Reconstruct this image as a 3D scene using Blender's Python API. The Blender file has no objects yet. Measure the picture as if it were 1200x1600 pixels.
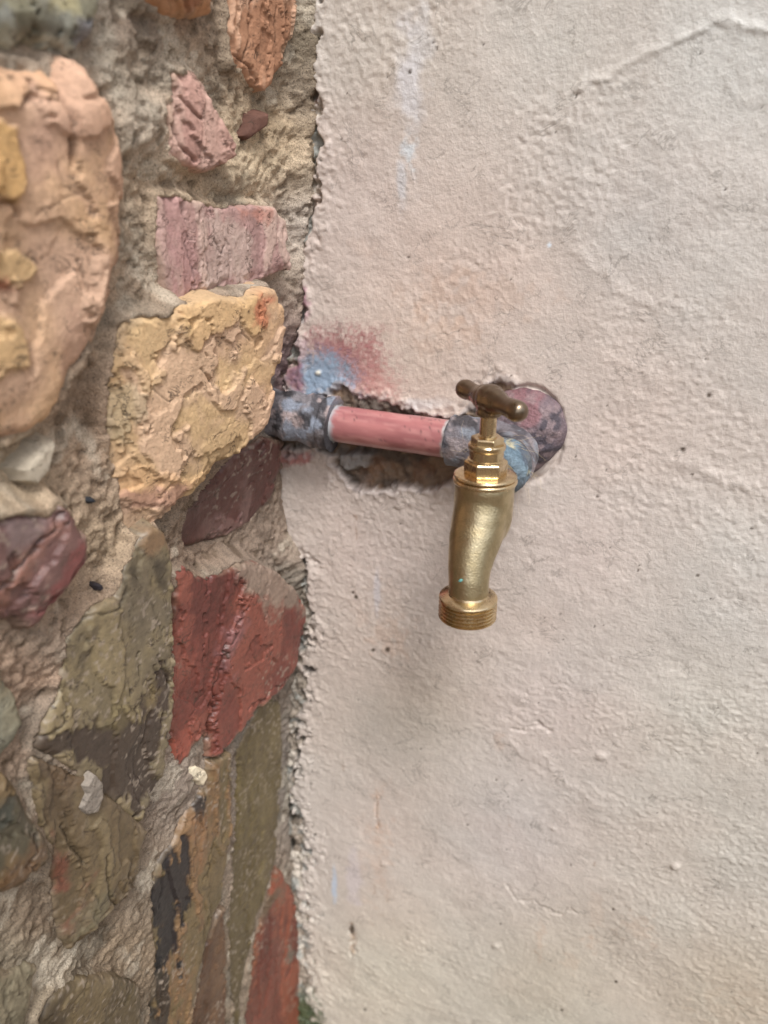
import bpy, bmesh, math
import numpy as np
from mathutils import Vector, Matrix

S = bpy.context.scene
COL = S.collection

# ------------------------------------------------------------------ camera, sky, sun
TH, PS, RO = math.radians(24), math.radians(20), math.radians(3.3)
FW = np.array([-math.sin(PS)*math.cos(TH), math.cos(PS)*math.cos(TH), -math.sin(TH)])
R0 = np.array([math.cos(PS), math.sin(PS), 0.0]); U0 = np.cross(R0, FW)
RT = math.cos(RO)*R0 + math.sin(RO)*U0
UP = -math.sin(RO)*R0 + math.cos(RO)*U0
CP = np.array([0.0, -0.39, 0.9]); FPX = 1155.0
cam_d = bpy.data.cameras.new('camera'); cam = bpy.data.objects.new('camera', cam_d); COL.objects.link(cam)
m = Matrix(((RT[0], UP[0], -FW[0], CP[0]), (RT[1], UP[1], -FW[1], CP[1]), (RT[2], UP[2], -FW[2], CP[2]), (0, 0, 0, 1)))
cam.matrix_world = m
cam_d.sensor_fit = 'VERTICAL'; cam_d.sensor_height = 36.0; cam_d.sensor_width = 27.0
cam_d.lens = 36.0*FPX/1600.0
cam_d.clip_start = 0.01; cam_d.clip_end = 200.0
cam_d.dof.use_dof = True; cam_d.dof.focus_distance = 0.375; cam_d.dof.aperture_fstop = 6.5
S.camera = cam

SUN_EL, SUN_AZ = 58.0, 32.0      # azimuth measured from -Y (towards the viewer) to +X
w = bpy.data.worlds.new('World'); S.world = w; w.use_nodes = True
nt = w.node_tree; bg = nt.nodes['Background']
sky = nt.nodes.new('ShaderNodeTexSky'); sky.sky_type = 'NISHITA'; sky.sun_disc = False
sky.sun_elevation = math.radians(SUN_EL); sky.sun_rotation = math.radians(180-SUN_AZ)
sky.air_density = 1.0; sky.dust_density = 4.0; sky.ozone_density = 1.0
hs = nt.nodes.new('ShaderNodeHueSaturation'); hs.inputs['Saturation'].default_value = 0.45
nt.links.new(sky.outputs[0], hs.inputs['Color']); nt.links.new(hs.outputs[0], bg.inputs['Color'])
bg.inputs['Strength'].default_value = 0.13
sd_ = bpy.data.lights.new('sun', 'SUN'); sun = bpy.data.objects.new('sun', sd_); COL.objects.link(sun)
sd_.energy = 1.5; sd_.angle = math.radians(14); sd_.color = (1.0, 0.98, 0.955)
el, az = math.radians(SUN_EL), math.radians(SUN_AZ)
sdir = Vector((math.cos(el)*math.sin(az), -math.cos(el)*math.cos(az), math.sin(el)))
sun.rotation_euler = sdir.to_track_quat('Z', 'Y').to_euler(); sun.location = (1, -2, 3)
S.view_settings.view_transform = 'Standard'; S.view_settings.look = 'None'
S.view_settings.exposure = 0.62; S.view_settings.gamma = 1.0; S.view_settings.use_curve_mapping = False
S.render.engine = 'CYCLES'

# ------------------------------------------------------------------ pixel <-> place
def ray(x, y): return FW + (x-600)/FPX*RT - (y-800)/FPX*UP
def on_y(x, y, Y):
    d = ray(x, y); return CP + d*(Y-CP[1])/d[1]
def on_x(x, y, X):
    d = ray(x, y); return CP + d*(X-CP[0])/d[0]
def proj(X, Y, Z):
    a, b, c = X-CP[0], Y-CP[1], Z-CP[2]
    z = np.maximum(a*FW[0]+b*FW[1]+c*FW[2], 0.03)
    return 600+FPX*(a*RT[0]+b*RT[1]+c*RT[2])/z, 800-FPX*(a*UP[0]+b*UP[1]+c*UP[2])/z
XC = float(on_y(432, 700, 0)[0])       # the inside corner

# ------------------------------------------------------------------ noise
def _h(ix, iy, seed):
    n = (ix.astype(np.int64)*374761393 + iy.astype(np.int64)*668265263 + seed*1442695041) & 0x7fffffff
    n = ((n ^ (n >> 13))*1274126177) & 0x7fffffff
    n = ((n ^ (n >> 15))*2246822519) & 0x7fffffff
    return ((n ^ (n >> 16)) & 0xffff)/65535.0
def vn(x, y, seed=0):
    ix = np.floor(x); iy = np.floor(y); fx = x-ix; fy = y-iy
    fx = fx*fx*fx*(fx*(fx*6-15)+10); fy = fy*fy*fy*(fy*(fy*6-15)+10)
    a = _h(ix, iy, seed); b = _h(ix+1, iy, seed); c = _h(ix, iy+1, seed); d = _h(ix+1, iy+1, seed)
    return (a*(1-fx)+b*fx)*(1-fy)+(c*(1-fx)+d*fx)*fy
def fbm(x, y, s, o=4, seed=0, g=0.5):        # about -1..1
    t = 0; a = 1.0; n = 0
    x = x/s; y = y/s
    for k in range(o):
        t = t + a*(vn(x, y, seed+k*17)*2-1); n += a
        x, y = (x*0.8-y*0.6)*2.03+11.3, (x*0.6+y*0.8)*2.03+5.7; a *= g
    return t/n*1.6
def ridge(x, y, s, o=3, seed=0):              # 1 on the crease, 0 away
    return 1-np.abs(fbm(x, y, s, o, seed))
def sst(a, b, x):
    t = np.clip((x-a)/(b-a), 0, 1); return t*t*(3-2*t)
def terrace(n, k, sharp=6.0):                 # stepped field with steep risers
    q = n*k; f = q-np.floor(q)
    return (np.floor(q) + np.clip((f-0.5)*sharp+0.5, 0, 1))/k
def sdpoly(x, y, poly):                       # signed distance, positive inside
    P = np.asarray(poly, float); d = np.full(x.shape, 1e9); ins = np.zeros(x.shape, bool)
    n = len(P)
    for i in range(n):
        ax, ay = P[i]; bx, by = P[(i+1) % n]
        ex, ey = bx-ax, by-ay; wx, wy = x-ax, y-ay
        t = np.clip((wx*ex+wy*ey)/(ex*ex+ey*ey+1e-18), 0, 1)
        d = np.minimum(d, (wx-ex*t)**2+(wy-ey*t)**2)
        c = ((ay > y) != (by > y)) & (x < ex*(y-ay)/(ey if abs(ey) > 1e-12 else 1e-12)+ax)
        ins ^= c
    return np.where(ins, 1, -1)*np.sqrt(d)
def dline(x, y, pts):                         # distance to an open polyline
    d = np.full(x.shape, 1e9)
    for (ax, ay), (bx, by) in zip(pts[:-1], pts[1:]):
        ex, ey = bx-ax, by-ay; wx, wy = x-ax, y-ay
        t = np.clip((wx*ex+wy*ey)/(ex*ex+ey*ey+1e-18), 0, 1)
        d = np.minimum(d, (wx-ex*t)**2+(wy-ey*t)**2)
    return np.sqrt(d)
def lin(c):
    c = np.asarray(c, float)/255.0
    return np.where(c <= 0.04045, c/12.92, ((c+0.055)/1.055)**2.4)
def mix(a, b, t):
    t = np.asarray(t)[..., None]; return a*(1-t)+b*t
def idw(px, py, samples, p=2.4):
    num = 0; den = 0
    for x, y, c in samples:
        wt = 1.0/(((px-x)**2+(py-y)**2)+900.0)**(p/2)
        num = num + wt[..., None]*lin(c); den = den+wt
    return num/den[..., None]

# ------------------------------------------------------------------ mesh makers
def link(name, me, mat=None, parent=None):
    o = bpy.data.objects.new(name, me); COL.objects.link(o)
    if mat: me.materials.append(mat)
    if parent: o.parent = parent
    return o
def tag(o, label=None, cat=None, group=None, kind=None):
    for k, v in (('label', label), ('category', cat), ('group', group), ('kind', kind)):
        if v: o[k] = v
    return o
def empty(name, loc=(0, 0, 0), rot=(0, 0, 0)):
    o = bpy.data.objects.new(name, None); COL.objects.link(o); o.location = loc; o.rotation_euler = rot
    o.empty_display_size = 0.02; return o
def grid(name, X, Y, Z, keep=None, color=None, mat=None, parent=None, flip=False):
    nv, nu = X.shape
    idx = np.arange(nv*nu).reshape(nv, nu)
    q = np.stack([idx[:-1, :-1], idx[:-1, 1:], idx[1:, 1:], idx[1:, :-1]], -1).reshape(-1, 4)
    if flip: q = q[:, ::-1]
    if keep is not None: q = q[keep.reshape(-1)[q].any(1)]
    used = np.zeros(nv*nu, bool); used[q.reshape(-1)] = True
    remap = np.cumsum(used)-1; q = remap[q]
    co = np.stack([X, Y, Z], -1).reshape(-1, 3)[used]
    me = bpy.data.meshes.new(name)
    me.vertices.add(len(co)); me.vertices.foreach_set('co', co.astype(np.float32).ravel())
    me.loops.add(len(q)*4); me.loops.foreach_set('vertex_index', q.astype(np.int32).ravel())
    me.polygons.add(len(q)); me.polygons.foreach_set('loop_start', np.arange(0, len(q)*4, 4, dtype=np.int32))
    me.polygons.foreach_set('loop_total', np.full(len(q), 4, np.int32))
    me.polygons.foreach_set('use_smooth', np.ones(len(q), bool))
    me.update(calc_edges=True)
    if color is not None:
        ca = me.color_attributes.new('Col', 'FLOAT_COLOR', 'POINT')
        c = np.ones((len(co), 4), np.float32); c[:, :3] = color.reshape(-1, 3)[used]
        ca.data.foreach_set('color', c.ravel())
    return link(name, me, mat, parent)
def set_color(me, fn):                        # fn(co Nx3) -> Nx3
    n = len(me.vertices); co = np.empty(n*3, np.float32); me.vertices.foreach_get('co', co)
    c = np.ones((n, 4), np.float32); c[:, :3] = fn(co.reshape(-1, 3).astype(float))
    ca = me.color_attributes.new('Col', 'FLOAT_COLOR', 'POINT'); ca.data.foreach_set('color', c.ravel())

# ------------------------------------------------------------------ materials
def mat_attr(name, rough=0.8, var=0.25, vscale=900, bump=0.3, bscale=1500, bdist=0.0004, spec=0.4, speck=0.0, speckcol=(0.03, 0.025, 0.02, 1), coat=0.0, streak=None, flake=0.0, hair=.75, fscale=45.0, fwidth=.0009):
    m = bpy.data.materials.new(name); m.use_nodes = True; n = m.node_tree; N = n.nodes; L = n.links
    b = N['Principled BSDF']; b.inputs['Roughness'].default_value = rough
    b.inputs['Specular IOR Level'].default_value = spec
    b.inputs['Coat Weight'].default_value = coat; b.inputs['Coat Roughness'].default_value = 0.25
    at = N.new('ShaderNodeAttribute'); at.attribute_name = 'Col'
    tc = N.new('ShaderNodeTexCoord')
    src = tc.outputs['Object']
    if streak:
        mp = N.new('ShaderNodeMapping'); mp.inputs['Scale'].default_value = streak; L.new(src, mp.inputs['Vector']); src2 = mp.outputs[0]
    else: src2 = src
    nz = N.new('ShaderNodeTexNoise'); nz.inputs['Scale'].default_value = vscale; nz.inputs['Detail'].default_value = 5; nz.inputs['Roughness'].default_value = 0.65
    L.new(src2, nz.inputs['Vector'])
    mr = N.new('ShaderNodeMapRange'); mr.inputs['From Min'].default_value = 0.25; mr.inputs['From Max'].default_value = 0.75
    mr.inputs['To Min'].default_value = 1-var; mr.inputs['To Max'].default_value = 1+var
    L.new(nz.outputs['Fac'], mr.inputs['Value'])
    mx = N.new('ShaderNodeVectorMath'); mx.operation = 'SCALE'
    L.new(at.outputs['Color'], mx.inputs[0]); L.new(mr.outputs[0], mx.inputs['Scale'])
    out = mx.outputs[0]
    if speck > 0:
        n2 = N.new('ShaderNodeTexNoise'); n2.inputs['Scale'].default_value = vscale*1.7; n2.inputs['Detail'].default_value = 2
        L.new(src, n2.inputs['Vector'])
        r2 = N.new('ShaderNodeMapRange'); r2.inputs['From Min'].default_value = 0.60; r2.inputs['From Max'].default_value = 0.68
        r2.inputs['To Max'].default_value = speck
        L.new(n2.outputs['Fac'], r2.inputs['Value'])
        mm = N.new('ShaderNodeMix'); mm.data_type = 'RGBA'; mm.inputs['B'].default_value = speckcol
        L.new(r2.outputs[0], mm.inputs['Factor']); L.new(out, mm.inputs['A']); out = mm.outputs['Result']
    hgt = None
    if flake > 0:
        n3 = N.new('ShaderNodeTexNoise'); n3.inputs['Scale'].default_value = fscale; n3.inputs['Detail'].default_value = 9; n3.inputs['Roughness'].default_value = 0.62; n3.inputs['Distortion'].default_value = 0.5
        mp3 = N.new('ShaderNodeMapping'); mp3.inputs['Scale'].default_value = (1, .8, 1.25); mp3.inputs['Rotation'].default_value = (.5, 0, 0)
        L.new(src, mp3.inputs['Vector']); L.new(mp3.outputs[0], n3.inputs['Vector'])
        sn = N.new('ShaderNodeMath'); sn.operation = 'SNAP'; sn.inputs[1].default_value = .085; L.new(n3.outputs['Fac'], sn.inputs[0]); hgt = sn.outputs[0]
        n4 = N.new('ShaderNodeTexNoise'); n4.inputs['Scale'].default_value = fscale*1.9; n4.inputs['Detail'].default_value = 7; n4.inputs['Roughness'].default_value = .6; n4.inputs['Distortion'].default_value = 1.0
        L.new(mp3.outputs[0], n4.inputs['Vector'])
        sb = N.new('ShaderNodeMath'); sb.operation = 'SUBTRACT'; sb.inputs[1].default_value = .5; L.new(n4.outputs['Fac'], sb.inputs[0])
        ab = N.new('ShaderNodeMath'); ab.operation = 'ABSOLUTE'; L.new(sb.outputs[0], ab.inputs[0])
        lr = N.new('ShaderNodeMapRange'); lr.inputs['From Min'].default_value = .006; lr.inputs['From Max'].default_value = .020; lr.inputs['To Min'].default_value = hair; lr.inputs['To Max'].default_value = 0
        L.new(ab.outputs[0], lr.inputs['Value'])
        n5 = N.new('ShaderNodeTexNoise'); n5.inputs['Scale'].default_value = fscale*2.3; n5.inputs['Detail'].default_value = 3; L.new(src, n5.inputs['Vector'])
        l5 = N.new('ShaderNodeMapRange'); l5.inputs['From Min'].default_value = .52; l5.inputs['From Max'].default_value = .60; L.new(n5.outputs['Fac'], l5.inputs['Value'])
        ml = N.new('ShaderNodeMath'); ml.operation = 'MULTIPLY'; L.new(lr.outputs[0], ml.inputs[0]); L.new(l5.outputs[0], ml.inputs[1])
        mc_ = N.new('ShaderNodeMix'); mc_.data_type = 'RGBA'; mc_.inputs['B'].default_value = (.05, .035, .025, 1)
        L.new(ml.outputs[0], mc_.inputs['Factor']); L.new(out, mc_.inputs['A']); out = mc_.outputs['Result']
    L.new(out, b.inputs['Base Color'])
    nb = N.new('ShaderNodeTexNoise'); nb.inputs['Scale'].default_value = bscale; nb.inputs['Detail'].default_value = 6; nb.inputs['Roughness'].default_value = 0.6
    L.new(src2, nb.inputs['Vector'])
    bp = N.new('ShaderNodeBump'); bp.inputs['Strength'].default_value = bump; bp.inputs['Distance'].default_value = bdist
    L.new(nb.outputs['Fac'], bp.inputs['Height'])
    if hgt is not None:
        b2 = N.new('ShaderNodeBump'); b2.inputs['Strength'].default_value = flake; b2.inputs['Distance'].default_value = .008
        L.new(hgt, b2.inputs['Height']); L.new(b2.outputs[0], bp.inputs['Normal'])
    L.new(bp.outputs[0], b.inputs['Normal'])
    return m
def mat_metal(name, col, rough, dark=None, bscale=1200, bump=0.15, nscale=250, lo=0.45, hi=0.7):
    m = bpy.data.materials.new(name); m.use_nodes = True; n = m.node_tree; N = n.nodes; L = n.links
    b = N['Principled BSDF']; b.inputs['Metallic'].default_value = 1.0
    tc = N.new('ShaderNodeTexCoord')
    nz = N.new('ShaderNodeTexNoise'); nz.inputs['Scale'].default_value = nscale; nz.inputs['Detail'].default_value = 6; L.new(tc.outputs['Object'], nz.inputs['Vector'])
    mr = N.new('ShaderNodeMapRange'); mr.inputs['From Min'].default_value = lo; mr.inputs['From Max'].default_value = hi; L.new(nz.outputs['Fac'], mr.inputs['Value'])
    mm = N.new('ShaderNodeMix'); mm.data_type = 'RGBA'; mm.inputs['A'].default_value = (*col, 1); mm.inputs['B'].default_value = (*(dark or col), 1)
    L.new(mr.outputs[0], mm.inputs['Factor']); L.new(mm.outputs['Result'], b.inputs['Base Color'])
    rr = N.new('ShaderNodeMapRange'); rr.inputs['To Min'].default_value = rough; rr.inputs['To Max'].default_value = rough+0.15; L.new(mr.outputs[0], rr.inputs['Value'])
    L.new(rr.outputs[0], b.inputs['Roughness'])
    nb = N.new('ShaderNodeTexNoise'); nb.inputs['Scale'].default_value = bscale; nb.inputs['Detail'].default_value = 3; L.new(tc.outputs['Object'], nb.inputs['Vector'])
    bp = N.new('ShaderNodeBump'); bp.inputs['Strength'].default_value = bump; bp.inputs['Distance'].default_value = 0.0003
    L.new(nb.outputs['Fac'], bp.inputs['Height']); L.new(bp.outputs[0], b.inputs['Normal'])
    return m
M_PLASTER = mat_attr('plaster', rough=0.6, var=0.045, vscale=500, bump=0.7, bscale=520, bdist=0.0008, spec=0.3, flake=.13, hair=.30, fscale=22)
M_MORTAR = mat_attr('mortar', rough=0.92, var=0.38, vscale=1000, bump=1.0, bscale=1000, bdist=0.0012, spec=0.2, speck=0.75)
M_STONE = mat_attr('dry_stone', rough=0.82, var=0.16, vscale=350, bump=0.6, bscale=700, bdist=0.0007, spec=0.25, speck=0.15, flake=.95)
M_GLOSS = mat_attr('damp_stone', rough=0.42, var=0.22, vscale=300, bump=0.4, bscale=600, bdist=0.0005, spec=0.5, speck=0.2, flake=.5, fscale=38)
M_PAINTM = mat_attr('painted_fitting', rough=0.7, var=0.25, vscale=600, bump=1.0, bscale=500, bdist=0.0014, spec=0.35, speck=.35)
M_PIPE = mat_attr('painted_pipe', rough=0.34, var=0.06, vscale=400, bump=0.35, bscale=500, bdist=0.0003, spec=0.5, coat=.6, streak=(0.25, 1, 1))
M_CAST = mat_metal('cast_brass', (0.56, 0.47, 0.30), 0.29, (0.40, 0.33, 0.20), bscale=1100, bump=0.6, nscale=160, lo=.40, hi=.66)
M_TURN = mat_metal('turned_brass', (0.70, 0.57, 0.37), 0.20, (0.50, 0.39, 0.24), bump=0.1)
M_BRONZE = mat_metal('dark_bronze', (0.26, 0.205, 0.15), 0.25, (0.20, 0.15, 0.11), bump=0.12, nscale=90)
M_DIRT = mat_attr('soil', rough=0.95, var=0.3, vscale=30, bump=0.5, bscale=60, bdist=0.01)

# ------------------------------------------------------------------ ground
gx = np.linspace(-6, 6, 60); gX, gY = np.meshgrid(gx, np.linspace(-9, 1.0, 60))
gZ = 0.02*fbm(gX, gY, 0.8, 3, 5)-0.02
gc = mix(lin((120, 100, 80)), lin((85, 75, 60)), sst(-.6, .6, fbm(gX, gY, 1.2, 3, 9)))
g = grid('ground', gX, gY, gZ, color=gc, mat=M_DIRT); tag(g, kind='structure')

# ------------------------------------------------------------------ plaster wall
def spaced(lo, a, b, hi, d, grow=1.25):
    mid = np.arange(a, b+d/2, d); out = []; s = d; x = a
    while x > lo: s *= grow; x -= s; out.append(max(x, lo))
    left = out[::-1]; out = []; s = d; x = b
    while x < hi: s *= grow; x += s; out.append(min(x, hi))
    return np.array(left+list(mid)+out)

EDGE = [(490, -400), (490, 0), (486, 100), (492, 200), (500, 225), (490, 300), (474, 380), (468, 450), (476, 490), (462, 550), (440, 610), (425, 640), (425, 700), (424, 760), (412, 800), (418, 840), (452, 868), (480, 880), (478, 930), (482, 1000), (462, 1040), (474, 1080), (462, 1140), (468, 1180), (458, 1240), (478, 1300), (480, 1340), (466, 1375), (476, 1420), (482, 1500), (490, 1600), (495, 2400)]
RECESS = [(400, 648), (430, 640), (470, 632), (520, 622), (534, 602), (552, 612), (580, 628), (606, 640), (634, 636), (660, 648), (690, 656), (712, 650), (740, 626), (752, 604), (780, 593), (800, 598), (806, 606), (812, 640), (818, 700), (800, 740), (765, 762), (712, 757), (680, 765), (640, 770), (600, 762), (566, 765), (545, 757), (524, 745), (512, 722), (488, 712), (455, 708), (420, 700)]
def bumpy(X, Z, seed, n, x0, x1, z0, z1, r0, r1, a, H):
    rng = np.random.RandomState(seed)
    xs = X[0]; zs = Z[:, 0]
    for _ in range(n):
        cx = rng.uniform(x0, x1); cz = rng.uniform(z0, z1); r = r0+(r1-r0)*rng.rand()**3; h = a*r*rng.uniform(.6, 1.2)
        i0, i1 = np.searchsorted(xs, [cx-3*r, cx+3*r]); j0, j1 = np.searchsorted(zs, [cz-3*r, cz+3*r])
        if i1 <= i0 or j1 <= j0: continue
        sx = X[j0:j1, i0:i1]-cx; sz = (Z[j0:j1, i0:i1]-cz)*rng.uniform(.8, 1.5)
        H[j0:j1, i0:i1] += h*np.exp(-((sx*sx+sz*sz)/(r*r))**1.5)
def make_plaster():
    xs = spaced(XC-0.012, XC-0.012, 0.175, 2.2, 0.0008); zs = spaced(-0.05, 0.14, 1.0, 2.5, 0.0009)
    X, Z = np.meshgrid(xs, zs)
    px, py = proj(X, 0*X, Z)
    n1 = fbm(X, Z, 0.09, 3, 1); n2 = fbm(X, Z, 0.022, 4, 2)
    ca, sa = math.cos(0.5), math.sin(0.5)
    Xr, Zr = X*ca-Z*sa, X*sa+Z*ca                       # diagonal trowel drag
    warp = fbm(X, Z, 0.02, 3, 8)*0.006
    wr = ridge(Xr*0.45+warp, Zr+warp, 0.008, 3, 3)
    patch = sst(-0.35, 0.6, fbm(X, Z, 0.07, 3, 4))
    patch2 = sst(-0.3, 0.6, fbm(X, Z, 0.05, 3, 14))
    grain = fbm(X, Z, 0.0042, 3, 5, .6)
    H = 0.0009*n1 + 0.00028*n2
    H += 0.00022*patch*np.power(np.clip(wr, 0, 1), 5)
    H += 0.00015*grain*(0.3+0.9*patch2)+0.00020*fbm(X, Z, .0021, 2, 15)*(.3+patch)
    steps = terrace(fbm(Xr*0.55, Zr, 0.035, 4, 6), 3.0, 14)          # skins of plaster dragged over each other
    H += 0.00045*steps*sst(-.1, .5, fbm(X, Z, 0.09, 2, 7))
    bumpy(X, Z, 3, 6500, XC, 0.17, 0.14, 1.0, 0.0006, 0.0016, 0.13, H)
    # ridges and cracks that can be seen one by one
    jx = px+fbm(X, Z, 0.012, 3, 21)*9; jy = py+fbm(X, Z, 0.012, 3, 22)*9
    for pts, wpx, h in [([(905, 140), (960, 115), (1010, 80), (1060, 55), (1110, 30), (1180, 42), (1260, 60)], 9, .0018),
                        ([(820, 205), (860, 190), (900, 200)], 7, .0006), ([(900, 395), (960, 450), (1010, 470), (1060, 490)], 10, .0011),
                        ([(855, 345), (880, 360), (910, 350)], 6, .0009), ([(790, 1160), (850, 1190), (905, 1240), (960, 1265), (1050, 1290)], 9, .0010),
                        ([(640, 790), (700, 800), (720, 835)], 7, .0008), ([(1060, 720), (1130, 750), (1190, 760)], 14, .0012),
                        ([(960, 560), (1040, 590), (1110, 600)], 10, .0006), ([(540, 1480), (580, 1510), (640, 1570), (720, 1590)], 9, .0013),
                        ([(1060, 1320), (1130, 1350), (1200, 1350)], 8, .0009), ([(470, 1450), (540, 1490), (560, 1540)], 9, .0009)]:
        h *= .42; d = dline(jx, jy, pts)+4*fbm(X, Z, .004, 3, 23); H += h*np.exp(-(d/wpx)**2)
        sg = dline(jx, jy-wpx*0.9, pts); H -= 0.35*h*np.exp(-(sg/(wpx*.5))**2)
    for pts, wpx, h in [([(790, 1385), (812, 1405), (850, 1422), (900, 1428)], 2.0, .0009),
                        ([(660, 893), (672, 905), (692, 912)], 1.2, .0005), ([(590, 1245), (588, 1280), (590, 1300)], 1.6, .0010), ([(548, 1445), (552, 1470), (549, 1492)], 3.0, .0016),
                        ([(508, 1296), (509, 1395)], 1.2, .0007), ([(470, 860), (482, 876), (500, 880)], 4, .002), ([(800, 1140), (840, 1133), (860, 1140)], 2, .001)]:
        d = dline(px+fbm(X, Z, .006, 3, 31)*6, py+fbm(X, Z, .006, 3, 32)*6, pts); H -= h*np.exp(-(d/wpx)**2)
    # single lumps
    for x, y, r, h in [(1055, 1354, 7, .0022), (940, 1182, 9, .0016), (497, 583, 5, .0016), (465, 550, 5, .003), (865, 1296, 4, .001), (775, 1478, 5, .0018), (600, 1350, 5, .0013)]:
        H += h*np.exp(-(((px-x)**2+((py-y)*1.5)**2)/(r*r))**1.5)
    base = lin((201, 190, 181))*0.93
    samp = [(600, 60, (205, 196, 186)), (900, 60, (204, 200, 193)), (1150, 60, (205, 203, 198)), (560, 300, (202, 188, 180)), (750, 420, (206, 190, 180)), (1000, 350, (201, 196, 191)), (1150, 500, (203, 198, 192)),
            (650, 560, (208, 192, 180)), (950, 650, (206, 194, 186)), (600, 860, (196, 182, 174)), (900, 850, (203, 190, 183)), (1150, 900, (200, 196, 190)), (550, 1000, (194, 182, 172)), (650, 1100, (190, 180, 168)), (850, 1100, (200, 190, 184)),
            (1100, 1150, (196, 191, 182)), (560, 1300, (200, 188, 176)), (800, 1300, (196, 188, 180)), (1150, 1350, (192, 186, 174)), (600, 1540, (200, 192, 174)), (850, 1560, (192, 185, 168)), (1150, 1560, (186, 176, 158))]
    samp = [(a_, b_, tuple(min(255, v_*(1.025 if b_ > 700 else 1.0))+(3 if q_ == 2 and b_ > 1200 else 0) for q_, v_ in enumerate(c_))) for a_, b_, c_ in samp]
    c = idw(px, py, samp)*0.98*np.array([.978, .998, 1.01])
    c = c*(1+.05*fbm(X, Z, .0045, 3, 43)+.05*np.clip(grain, -1, 1)*0)[..., None]
    c = c*(1+0.035*fbm(X, Z, 0.05, 3, 41))[..., None]
    c = mix(c, c*np.array([1.02, .99, .98]), sst(-.5, .8, fbm(X, Z, 0.06, 3, 42)))
    spk = fbm(X, Z, .0016, 2, 151)*.28
    def blot(x, y, rx, ry, col, k, s=51, sc=.008, sh=0.5):
        nonlocal c
        d = np.sqrt(((px-x)/rx)**2+((py-y)/ry)**2)+fbm(X, Z, sc, 4, s)*sh
        c = mix(c, lin(col), k*(.32 if col == (205, 158, 120) else 1)*sst(1.15, 0.35, d))
    for x, y, rx, ry, k in [(760, 470, 90, 40, .30), (700, 520, 70, 30, .3), (690, 450, 60, 40, .2), (820, 640, 30, 16, .5), (570, 385, 40, 14, .2), (985, 396, 10, 5, .5), (930, 1430, 12, 30, .22), (845, 1470, 8, 22, .45), (925, 1475, 16, 10, .4),
                            (890, 1505, 18, 14, .3), (1000, 1450, 28, 24, .35), (590, 1270, 8, 45, .45), (590, 1330, 22, 80, .25), (605, 1000, 30, 30, .35), (600, 960, 40, 60, .18), (740, 700, 6, 40, .2), (1170, 1580, 80, 40, .2), (780, 1160, 8, 12, .4), (600, 1360, 18, 60, .2)]:
        blot(x, y, rx, ry, (205, 158, 120), k, 52, .005, .9)
    def haze(x, y, rx, ry, col, k):
        nonlocal c
        d = np.sqrt(((px-x)/rx)**2+((py-y)/ry)**2)+fbm(X, Z, .012, 3, 152)*.25+spk
        c = mix(c, lin(col), k*sst(1.45, .25, d))
    blot(640, 130, 26, 130, (212, 212, 216), .75, 53, .012, .5); blot(662, 60, 20, 80, (210, 210, 212), .5, 54)
    blot(640, 235, 14, 30, (208, 222, 232), .6, 55, .005, .6); blot(627, 290, 9, 40, (205, 208, 214), .6, 56)
    blot(523, 1382, 5, 34, (184, 200, 220), .75, 57, .004, .3); blot(555, 1370, 14, 50, (205, 196, 200), .5, 58)
    blot(590, 925, 6, 36, (190, 193, 205), .4, 59, .004, .3); blot(858, 383, 4, 5, (225, 238, 250), 1, 60, .01, .1)
    # spray paint round the left fitting
    haze(545, 575, 66, 52, (158, 92, 94), .75); haze(520, 540, 46, 30, (150, 84, 88), .6); haze(590, 600, 40, 30, (196, 140, 134), .5); blot(474, 472, 10, 26, (190, 140, 160), .7, 63)
    haze(503, 592, 52, 42, (146, 162, 180), 1.0); haze(500, 585, 34, 30, (142, 162, 184), .5); blot(590, 640, 40, 18, (205, 150, 140), .5, 65); blot(455, 590, 26, 40, (150, 90, 100), .7, 66)
    blot(530, 625, 40, 16, (60, 66, 92), .8, 67, .005, .6); blot(655, 632, 40, 12, (205, 205, 205), .6, 68); blot(497, 583, 5, 5, (225, 220, 205), 1, 69, .01, .1)
    blot(455, 715, 40, 14, (180, 100, 100), .7, 70, .005, .6); blot(470, 545, 12, 22, (206, 184, 186), .7, 71)
    # thin brown runs
    for pts, wd, k in [([(590, 1240), (588, 1300)], 1.6, .8), ([(550, 1445), (551, 1490)], 4, .75), ([(584, 1370), (585, 1405)], 1.2, .6), ([(537, 1192), (537, 1205)], 1.2, .5), ([(554, 800), (556, 850)], 1.5, .6), ([(930, 1345), (929, 1353)], 1.5, .7), ([(795, 1275), (795, 1300)], 1.2, .4)]:
        c = mix(c, lin((140, 95, 50)), .6*k*sst(wd*1.6, wd*.4, dline(px+2*fbm(X, Z, .004, 2, 77), py, pts))*sst(-.6, .2, fbm(X, Z, .003, 2, 78)))
    c = mix(c, lin((55, 45, 35)), .85*sst(6, 1.5, np.hypot(px-550, (py-1453)/1.8)))
    # small dark pits
    rng = np.random.RandomState(4)
    pits = [(1108, 618, 5), (1067, 703, 4.5), (1090, 899, 3), (1122, 1107, 2), (638, 402, 3), (605, 1016, 5), (583, 1016, 3.5), (557, 932, 4), (552, 925, 3), (1174, 826, 3), (958, 1420, 2.5), (962, 1534, 3), (878, 1577, 3), (570, 1578, 3), (730, 1290, 2), (1082, 741, 3), (933, 776, 3), (997, 891, 2), (677, 66, 3), (683, 75, 3), (640, 113, 4), (1095, 82, 3), (900, 150, 3), (948, 735, 2)]
    pits += [(rng.uniform(480, 1200), rng.uniform(0, 1600), rng.uniform(.8, 1.9)) for _ in range(90)]
    for x, y, r in pits:
        d = np.hypot(px-x, py-y); k = sst(r*1.15, r*.4, d); c = mix(c, lin((62, 48, 34)), .9*k); H -= .0005*k
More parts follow.
